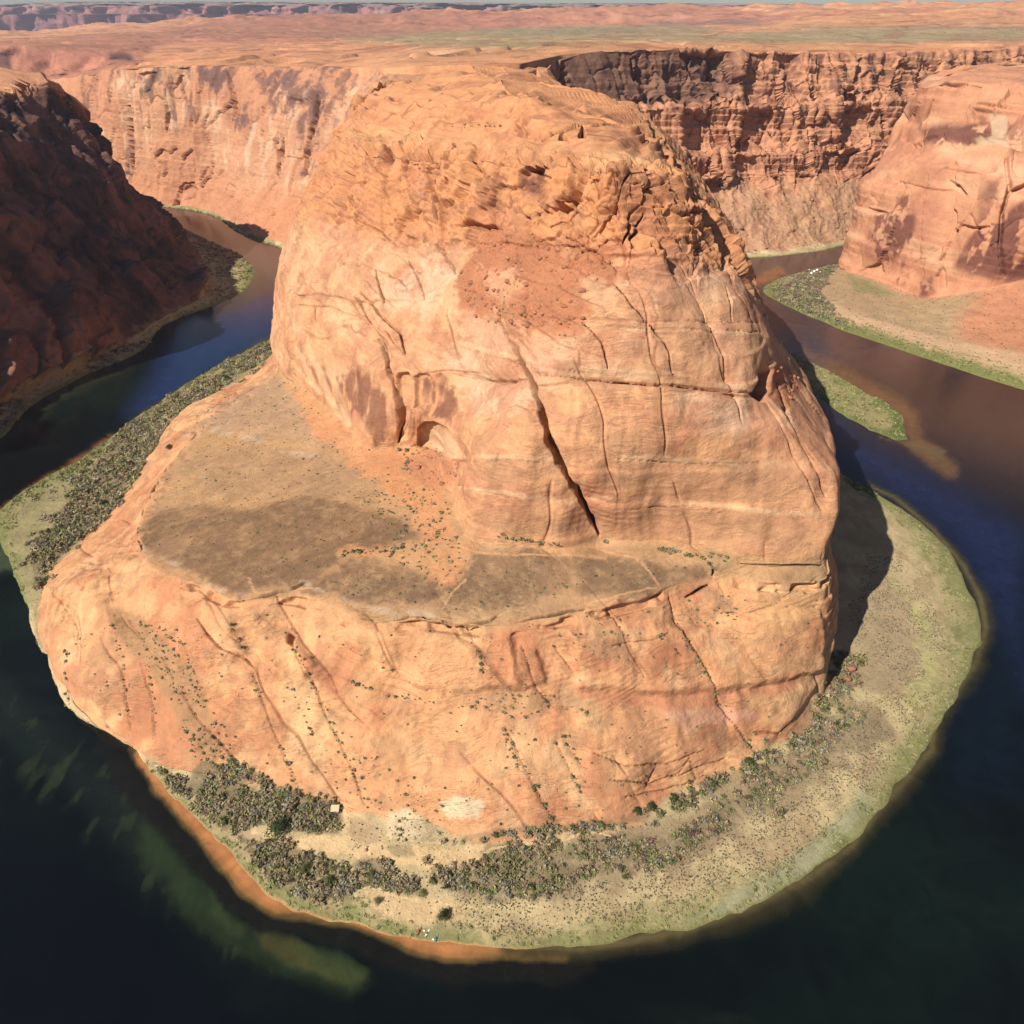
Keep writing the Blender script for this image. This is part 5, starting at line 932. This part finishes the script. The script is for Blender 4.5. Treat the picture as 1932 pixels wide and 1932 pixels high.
inreg([(500, 1400), (700, 1420), (900, 1560), (700, 1560), (560, 1500)], 60, .4, 1.0, 'on the low slickrock above the camp'); inreg([(730, 1530), (800, 1530), (800, 1585), (735, 1585)], 30, .4, .9, 'on the pale sand dome', rmin=2.5)
inreg([(700, 900), (830, 930), (860, 1030), (760, 1040), (700, 990)], 170, .45, 1.1, 'on the orange sand of the bench'); inreg([(640, 1035), (850, 1020), (900, 1060), (840, 1090), (700, 1050)], 70, .5, 1.1, 'on the orange sand of the bench')
inreg([(400, 720), (600, 800), (740, 870), (700, 1000), (560, 1090), (330, 1060), (270, 1000), (350, 850)], 620, .3, .7, 'dotted over the brown bench'); inreg([(600, 1080), (1300, 1060), (1320, 1090), (900, 1150), (640, 1140)], 220, .3, .7, 'dotted over the brown bench')
inreg([(560, 720), (640, 790), (560, 800), (480, 740)], 50, .4, .8, 'dotted over the brown bench'); inreg([(860, 520), (960, 560), (1080, 640), (960, 615), (880, 590)], 40, .5, .9, 'among the rubble under the upper cliff')
addsh(along([(935, 1012), (985, 1018), (1060, 1026)], 34, 3), .9, 1.9, 'along the foot of the great face'); addsh([(1143, 1018), (1150, 1022), (1338, 1064), (1345, 1070)], 1.4, 2.2, 'along the foot of the great face'); addsh(along([(1240, 1035), (1300, 1048), (1370, 1052)], 26, 3), .9, 1.8, 'along the foot of the great face')
addsh(along([(640, 1048), (665, 1040), (740, 1036), (770, 1028)], 18, 3), 1.0, 2.0, 'on the rim of the red hollow'); addsh(along([(760, 848), (775, 858), (768, 880), (770, 890)], 20, 4), .8, 1.9, 'beside the rubble under the arch')
addsh(along([(850, 240), (930, 235), (960, 240)], 20, 3), .6, 1.2, 'on top of the butte')
sp, ss = np.vstack(sh_p), np.concatenate(sh_s) * 1.02; k = keep_apart(sp, ss, .6); sp, ss = sp[k], ss[k]; sh_w = [sh_w[i] for i in k]
order = np.argsort(-ss / np.linalg.norm(sp - (0, 0, CAMZ), axis=1)); big = order[:300]
for wh in sorted(set(sh_w)):
    ii = np.array([i for i in big if sh_w[i] == wh], int)
    if len(ii): ind('desert_shrub', shrub_m, sp[ii], ss[ii], 'small dark sage-green shrub ' + wh, 'shrub', 'shrubs ' + wh)
scatter('small_shrubs', shrub_v, sp[order[300:]], ss[order[300:]], M_LEAF)
# -- tufts dotted over the beaches
BE = [(860, 1700), (1180, 1660), (1440, 1530), (1600, 1390), (1680, 1300), (1640, 1180), (1600, 1240), (1640, 1050), (1700, 1050), (1780, 1180), (1750, 1330), (1700, 1430), (1600, 1540), (1480, 1640), (1280, 1720), (900, 1760)]
p1 = SI_.pick(pm(SI_, BE) & (SI_.rr[:-1, :-1] > 1.15) & (SI_.rr[:-1, :-1] < 3) & (SI_.nz > -.12), 4800); p2 = SI_.pick((SI_.U > 650) & (SI_.V > 1300) & (SI_.rr[:-1, :-1] > 1.3) & (SI_.rr[:-1, :-1] < 3), 1500)
p3 = SI_.pick((SI_.U < 520) & (SI_.rr[:-1, :-1] > 1.1) & (SI_.rr[:-1, :-1] < 3), 1500); p4 = SR_.pick((SR_.rr[:-1, :-1] > 1.2) & (SR_.rr[:-1, :-1] < 3.0), 1600)
tp = np.vstack([p1, p2, p3, p4]); tsz = rng.uniform(.22, .5, len(tp)) * np.where(tp[:, 1] > 450, 2.0, 1); scatter('sagebrush_tufts', tuft_v, tp, tsz, M_LEAF)
p5 = SI_.pick((SI_.rr[:-1, :-1] > 1.02) & (SI_.rr[:-1, :-1] < 1.42) & (SI_.V < 1800) & (SI_.u[:-1, :-1] > -60) & (SI_.V > 600) & (SI_.nz > -.1), 3800); p6 = SL_.pick((SL_.rr[:-1, :-1] > 1.02) & (SL_.rr[:-1, :-1] < 2.4), 1100); p7 = SR_.pick((SR_.rr[:-1, :-1] > 1.02) & (SR_.rr[:-1, :-1] < 1.4), 1500); p8 = SB_.pick(SB_.U > 0, 900)
p9 = SI_.pick((SI_.rr[:-1, :-1] > 1.02) & (SI_.rr[:-1, :-1] < 1.5) & (CC[:-1, :-1] < iF6), 500)
gp = np.vstack([p5, p6, p7, p8, p9]); gs = rng.uniform(.35, .95, len(gp)) * np.where(gp[:, 1] > 450, 1.8, 1) * np.where(gp[:, 1] > 800, 1.3, 1); scatter('bank_grass', grass_v, gp, gs, M_LEAF)
# -- trees
def bar(a_, b_, r0, r1, n=6):
    a_ = np.array(a_, float); b_ = np.array(b_, float); d_ = (b_ - a_) / np.linalg.norm(b_ - a_); x_ = np.cross(d_, (.3, .9, .1)); x_ /= np.linalg.norm(x_); y_ = np.cross(d_, x_)
    an = np.arange(n) * 2 * math.pi / n; ring = np.cos(an)[:, None] * x_ + np.sin(an)[:, None] * y_
    V = np.vstack([a_ + ring * r0, b_ + ring * r1]); F = []
    for q in range(n): q2 = (q + 1) % n; F += [(q, q2, n + q2), (q, n + q2, n + q)]
    for q in range(1, n - 1): F.append((n, n + q, n + q + 1))
    return V, np.array(F)
def join(parts):
    Vs, Fs = [], []; o_ = 0
    for V, F in parts: Vs.append(V); Fs.append(F + o_); o_ += len(V)
    return np.vstack(Vs), np.vstack(Fs)
def crown_mesh(seed, cols, n=1500):
    r = np.random.default_rng(seed); Vs, Fs, Cs = [], [], []; o_ = 0
    for k in range(15):
        a_ = r.uniform(0, 6.28); rad = r.uniform(.0, .72); zc = r.uniform(.35, .95) - rad * .25; s_ = r.uniform(.26, .42)
        v_, f_, c_ = leafy(n // 15, .2, seed=seed * 31 + k, cols=cols, ragged=.4, core=False); v_ = v_ * s_ + (math.cos(a_) * rad, math.sin(a_) * rad, zc - .15)
        Vs.append(v_); Fs.append(f_ + o_); Cs.append(c_ * r.uniform(.75, 1.2)); o_ += len(v_)
    return np.vstack(Vs), np.vstack(Fs), np.vstack(Cs)
def tree_parts(seed):
    L_ = [bar((0, 0, -.15), (.03, .02, .45), .06, .04)]; r = np.random.default_rng(seed)
    for k in range(6):
        a_ = k * 1.05 + r.uniform(-.3, .3); L_.append(bar((.02, .01, .2 + .04 * k), (math.cos(a_) * .5, math.sin(a_) * .5, .6 + r.uniform(0, .25)), .03, .012, 5))
    return join(L_)
trk = [tri_mesh('trunk', *tree_parts(i), None, M_BARK) for i in range(3)]
dkc = [tri_mesh('crown', *crown_mesh(i + 3, ((98, 112, 66), (58, 72, 40))), M_LEAF) for i in range(3)]; grc = [tri_mesh('crown', *crown_mesh(i + 9, ((146, 152, 94), (98, 108, 62)), 900), M_LEAF) for i in range(3)]
for i, (a_, b_, s_, dk, lb, S) in enumerate([
    (525, 1566, 5.6, 1, 'largest dark green tree, at the edge of the sand flat below the left slickrock', SI_), (838, 1728, 3.3, 1, 'round dark green tree alone on the sand near the kayaks', SI_), (1200, 1532, 2.6, 1, 'dark bushy tree at the slickrock foot, left of its two neighbours', SI_),
    (1228, 1524, 2.8, 1, 'middle one of three dark trees at the slickrock foot', SI_), (1272, 1508, 2.6, 1, 'green tree at the slickrock foot, right of its two neighbours', SI_), (1345, 1482, 3.4, 0, 'wide green tree where the right beach begins to narrow', SI_), (1412, 1440, 3.0, 1, 'small dark tree tight against the slickrock near the long joint', SI_),
    (1578, 1246, 3.2, 0, 'bright green tree at the tip of the shadow beside the apron', SI_), (620, 1665, 3.2, 0, 'broad grey-green tree in the thicket above the shallows', SI_), (575, 1640, 3.0, 0, 'grey-green tree left of the broad one in the thicket', SI_), (700, 1652, 2.4, 0, 'green tree at the left end of the middle clump', SI_),
    (712, 1700, 2.6, 0, 'grey-green tree standing by the green reeds near the water', SI_), (800, 1688, 2.2, 0, 'upright green tree above the sandy landing', SI_), (1130, 1556, 2.4, 0, 'grey-green tree at the left end of the slickrock foot brush', SI_), (198, 952, 4.2, 1, 'dark green tree in the left bank thicket beside the rock', SI_),
    (320, 846, 3.6, 1, 'dark tree squeezed between left thicket and red outcrop', SI_), (428, 716, 4.4, 1, 'dark green tree near the upper end of the left bank thicket', SI_), (456, 696, 4.0, 1, 'topmost dark tree of the left bank thicket', SI_), (1180, 1655, 2.0, 0, 'low green tree alone in the right brush field', SI_), (1005, 1695, 2.0, 0, 'round grey-green tree at the lower edge of the brush field', SI_),
    (193, 676, 4.6, 0, 'green tree on the spit below the left cliff', SL_), (127, 938, 2.6, 0, 'small bright green tree on the grassy left bank', SI_)]):
    p_ = S.near([(a_, b_)])[0]; t_ = bpy.data.objects.new('tree', None); C.collection.objects.link(t_); t_.location = p_; t_.scale = (s_, s_, s_ * .95); t_.rotation_euler = (0, 0, i * 1.3); tag(t_, lb, 'tree')
    for m_, nm in ((trk[i % 3], 'trunk'), ((dkc if dk else grc)[i % 3], 'crown')):
        o = bpy.data.objects.new(nm, m_); C.collection.objects.link(o); o.parent = t_
# -- stones
def rock_v(seed, flat=.7, n=2):
    r = np.random.default_rng(seed); ph = (1 + 5 ** .5) / 2
    V = np.array([(-1, ph, 0), (1, ph, 0), (-1, -ph, 0), (1, -ph, 0), (0, -1, ph), (0, 1, ph), (0, -1, -ph), (0, 1, -ph), (ph, 0, -1), (ph, 0, 1), (-ph, 0, -1), (-ph, 0, 1)]); V = V / np.linalg.norm(V[0])
    F = [(0, 11, 5), (0, 5, 1), (0, 1, 7), (0, 7, 10), (0, 10, 11), (1, 5, 9), (5, 11, 4), (11, 10, 2), (10, 7, 6), (7, 1, 8), (3, 9, 4), (3, 4, 2), (3, 2, 6), (3, 6, 8), (3, 8, 9), (4, 9, 5), (2, 4, 11), (6, 2, 10), (8, 6, 7), (9, 8, 1)]
    for _ in range(n - 1):
        V = list(map(tuple, V)); c_ = {}; nf = []
        def mid(a_, b_):
            k_ = (min(a_, b_), max(a_, b_))
            if k_ not in c_: m_ = (np.array(V[a_]) + V[b_]) / 2; V.append(tuple(m_ / np.linalg.norm(m_))); c_[k_] = len(V) - 1
            return c_[k_]
        for a_, b_, d_ in F: x_, y_, z_ = mid(a_, b_), mid(b_, d_), mid(d_, a_); nf += [(a_, x_, z_), (b_, y_, x_), (d_, z_, y_), (x_, y_, z_)]
        F = nf; V = np.array(V)
    for _ in range(9):                                    # chop flat faces off the ball
        d_ = r.normal(size=3); d_ /= np.linalg.norm(d_); h_ = r.uniform(.55, .85); t_ = V @ d_ - h_; V = V - np.clip(t_, 0, None)[:, None] * d_
    V = V * (1, r.uniform(.7, 1), flat); V += r.normal(size=V.shape) * .02
    return V, np.array(F), np.repeat((A(204, 142, 106) * r.uniform(.65, 1.1))[None], len(V), 0)
rk_v = [rock_v(i) for i in range(5)]; rs_v = [rock_v(10 + i, .6, 1) for i in range(4)]; M_STONE = rock_mat('boulder_stone', .4, .6, .5)
rk_m = [tri_mesh('boulder', *v_, M_STONE) for v_ in rk_v]
def stones(S, poly, n, lo, hi, where, nbig):
    p_ = S.pick(pm(S, poly) & (S.rr[:-1, :-1] > 1.3), n); s_ = lo + (hi - lo) * rng.random(n) ** 3.2; k_ = keep_apart(p_, s_, .7); p_, s_ = p_[k_], s_[k_]; o_ = np.argsort(-s_)
    ind('boulder', rk_m, p_[o_[:nbig]], s_[o_[:nbig]], 'angular orange boulder ' + where, 'boulder', 'boulders ' + where, .25); return p_[o_[nbig:]], s_[o_[nbig:]]
rb = [stones(SI_, TAL, 1500, .4, 2.7, 'on the rubble slope under the upper cliff', 100), stones(SI_, [(755, 865), (800, 838), (865, 870), (860, 915), (820, 932), (780, 920)], 260, .7, 2.8, 'in the rockfall below the arch', 60), stones(SI_, [(1445, 690), (1490, 690), (1520, 730), (1480, 770), (1450, 740)], 120, .5, 1.9, 'on the step right of the great face', 30),
      stones(SL_, [(285, 405), (420, 450), (470, 480), (400, 490), (330, 450)], 320, .8, 3.0, 'on the stony spit below the left cliff', 40), stones(SI_, [(1310, 370), (1600, 370), (1600, 460), (1400, 480)], 500, 1.0, 4.0, 'on the pale slope below the far right wall', 25), stones(SR_, [(1780, 560), (1932, 540), (1932, 680), (1820, 640)], 300, .6, 2.2, 'on the red slope below the right cliff', 15),
      stones(SI_, AP, 260, .2, .8, 'lying loose on the slickrock apron', 10), stones(SI_, [(1210, 350), (1350, 420), (1380, 500), (1300, 480)], 60, .8, 2.2, 'on the broken corner of the upper cliff', 10)]
scatter('rubble', rs_v, np.vstack([r[0] for r in rb]), np.concatenate([r[1] for r in rb]), M_STONE, .12, .3)
for a_, b_, s_, lb in ((985, 588, 3.6, 'biggest round boulder perched at the top of the long crack'), (1020, 490, 2.0, 'dark upright boulder high on the rubble slope'), (790, 883, 2.2, 'bright orange block at the left edge of the rockfall'), (1605, 1262, 3.2, 'fallen orange slab standing in the brush right of the apron'), (1598, 1282, 2.4, 'smaller orange slab just below the fallen one'), (690, 1604, .9, 'lone dark stone on the pale sand flat')):
    p_ = SI_.near([(a_, b_)])[0]; o = bpy.data.objects.new('boulder', rk_m[int(a_) % 5]); C.collection.objects.link(o); o.location = p_ + (0, 0, s_ * .3); o.scale = (s_, s_, s_); o.rotation_euler = (.2, .3, a_); tag(o, lb, 'boulder')
# -- camp hut
def part(name, V, F, mat, parent=None):
    me = bpy.data.meshes.new(name); me.from_pydata([tuple(map(float, v_)) for v_ in V], [], [tuple(int(x_) for x_ in f_) for f_ in F]); me.materials.append(mat); o = bpy.data.objects.new(name, me); C.collection.objects.link(o); o.parent = parent; return o
def boxv(x0, x1, y0, y1, z0, z1): return [(x, y, z) for z in (z0, z1) for y in (y0, y1) for x in (x0, x1)], [(0, 2, 3, 1), (4, 5, 7, 6), (0, 1, 5, 4), (2, 6, 7, 3), (0, 4, 6, 2), (1, 3, 7, 5)]
M_ROOF = plain_mat('tan_roof', (.55, .42, .25), .7); M_WALL = plain_mat('brown_boards', (.16, .10, .065), .8); M_WHITE = plain_mat('white_fabric', (.78, .78, .76), .6); M_RED = plain_mat('red_plastic', (.45, .07, .05), .35); M_TEAL = plain_mat('teal_plastic', (.08, .33, .27), .35); M_BLACK = plain_mat('black_rubber', (.03, .03, .035), .6); M_WOOD = plain_mat('driftwood', (.42, .27, .16), .8)
hp = SI_.near([(634, 1529)])[0]; hut = bpy.data.objects.new('camp_hut', None); C.collection.objects.link(hut); hut.location = hp + (0, 0, -.1); hut.rotation_euler = (0, 0, .05); tag(hut, 'small camp hut with tan sloping roof at the foot of the slickrock', 'hut')
part('wall', [(-1.3, -1, 0), (1.3, -1, 0), (1.3, 1, 0), (-1.3, 1, 0), (-1.3, -1, 1.9), (1.3, -1, 1.9), (1.3, 1, 2.4), (-1.3, 1, 2.4)], [(0, 1, 5, 4), (1, 2, 6, 5), (2, 3, 7, 6), (3, 0, 4, 7)], M_WALL, hut)
part('roof', [(-2.1, -1.5, 1.82), (1.6, -1.5, 1.82), (1.6, 1.4, 2.55), (-2.1, 1.4, 2.55), (-2.1, -1.5, 1.96), (1.6, -1.5, 1.96), (1.6, 1.4, 2.69), (-2.1, 1.4, 2.69)], [(0, 3, 2, 1), (4, 5, 6, 7), (0, 1, 5, 4), (1, 2, 6, 5), (2, 3, 7, 6), (3, 0, 4, 7)], M_ROOF, hut)
d_ = part('door', *boxv(.2, 1.0, -1.06, -1.005, .05, 1.75), M_WHITE, hut); part('handle', *boxv(.28, .34, -1.10, -1.062, .9, 1.05), M_BLACK, d_)
for x_ in (-1.95, 1.45): part('post', *boxv(x_ - .06, x_ + .06, -1.42, -1.3, 0, 1.8), M_WALL, hut)
# -- kayaks drawn up on the shore
def kayak(a_, b_, rot, mat, top_mat, lb):
    p_ = SI_.near([(a_, b_)])[0]; k_ = bpy.data.objects.new('kayak', None); C.collection.objects.link(k_); k_.location = p_ + (0, 0, .12); k_.rotation_euler = (0, 0, rot); tag(k_, lb, 'kayak', 'kayaks drawn up on the landing')
    n = 17; xs_ = np.linspace(-1.9, 1.9, n); wd_ = .37 * np.clip(1 - (np.abs(xs_) / 1.9) ** 2.4, 0.02, 1); up = .16 * (np.abs(xs_) / 1.9) ** 3
    def loft(prof):                                        # prof: (width factor, height) round the section
        m_ = len(prof); V = [(x_, w_ * a, h + u_) for x_, w_, u_ in zip(xs_, wd_, up) for a, h in prof]; F = [(i * m_ + j, i * m_ + j + 1, (i + 1) * m_ + j + 1, (i + 1) * m_ + j) for i in range(n - 1) for j in range(m_ - 1)]; return V, F
    part('hull', *loft([(1, .22), (.96, .08), (.6, -.05), (0, -.1), (-.6, -.05), (-.96, .08), (-1, .22)]), mat, k_)
    dv, df = loft([(1.0, .222), (.55, .31), (0, .34), (-.55, .31), (-1.0, .222)]); df = [f for f in df if not (-.45 < (dv[f[0]][0] + dv[f[2]][0]) / 2 < .42 and abs((dv[f[0]][1] + dv[f[2]][1]) / 2) < .28)]
    part('deck', dv, df, top_mat, k_)
    an = np.linspace(0, 2 * math.pi, 17)[:-1]; rv_ = [(math.cos(t_) * (.48 + e_), math.sin(t_) * (.25 + e_ * .8), h_) for h_, e_ in ((.33, 0), (.38, 0), (.38, .05), (.33, .05)) for t_ in an]; rf = [(a * 16 + q, a * 16 + (q + 1) % 16, ((a + 1) % 4) * 16 + (q + 1) % 16, ((a + 1) % 4) * 16 + q) for a in range(4) for q in range(16)]
    part('cockpit_rim', rv_, rf, M_BLACK, k_); part('seat', *boxv(-.3, .1, -.19, .19, 0, .1), M_BLACK, k_); part('backrest', *boxv(-.36, -.3, -.18, .18, .1, .42), M_BLACK, k_)
    return k_
kayak(792.5, 1757, 1.15, M_RED, M_RED, 'red kayak, leftmost of three drawn up among grass by the water')
kayak(806, 1761, 1.1, M_RED, M_WHITE, 'red and white kayak lying between the red and the teal one')
kayak(823, 1770, 1.2, M_TEAL, M_TEAL, 'teal kayak nearest the water with white gear beside it')
for a_, b_, lb in ((817, 1773, 'white gear bag on the shore beside the teal kayak'), (802, 1757, 'white gear bag beside the red and white kayak')):
    p_ = SI_.near([(a_, b_)])[0]; o = part('gear_bag', *boxv(-.45, .45, -.28, .28, 0, .45), M_WHITE); o.location = p_; bv = o.modifiers.new('bevel', 'BEVEL'); bv.width = .14; bv.segments = 3; tag(o, lb, 'bag')
v_, f_ = join([bar((0, 0, .1), (.3, 2.2, .25), .16, .07, 7), bar((.2, 1.4, .2), (1.1, 2.0, .5), .07, .03, 5), bar((.05, .6, .15), (-.7, 1.2, .4), .06, .02, 5)]); p_ = SI_.near([(808, 1757)])[0]
o = bpy.data.objects.new('driftwood', tri_mesh('driftwood', v_, f_, None, M_WOOD)); C.collection.objects.link(o); o.location = p_; tag(o, 'forked tan driftwood log behind the kayaks', 'driftwood')
# -- white tents of the far camp
for i, (a_, b_, lb) in enumerate(((1526, 511, 'leftmost white tent of the far camp on the brushy point'), (1531, 516, 'white tent lowest in the far camp, second from left'), (1536, 513, 'middle white tent of the far camp among grey brush'), (1541, 510, 'white tent highest in the far camp among grey brush'), (1547, 515, 'rightmost white tent of the far camp by the bare sand'))):
    p_ = SR_.near([(a_, b_)])[0]; t_ = bpy.data.objects.new('tent', None); C.collection.objects.link(t_); t_.location = p_ + (0, 0, 1.2); t_.rotation_euler = (0, 0, i * .7); tag(t_, lb, 'tent', 'white tents at the far camp')
    an = np.arange(6) * math.pi / 3; V = [(math.cos(q) * 2.0, math.sin(q) * 2.0, -1.2) for q in an] + [(math.cos(q) * 1.3, math.sin(q) * 1.3, .5) for q in an] + [(0, 0, 1.1)]
    part('canopy', V, [(q, (q + 1) % 6, 6 + (q + 1) % 6, 6 + q) for q in range(6)] + [(6 + q, 6 + (q + 1) % 6, 12) for q in range(6)], M_WHITE, t_); part('door', [(1.76, -.5, -1.1), (1.76, .5, -1.1), (1.45, .25, .05), (1.45, -.25, .05)], [(0, 1, 2, 3)], M_BLACK, t_)
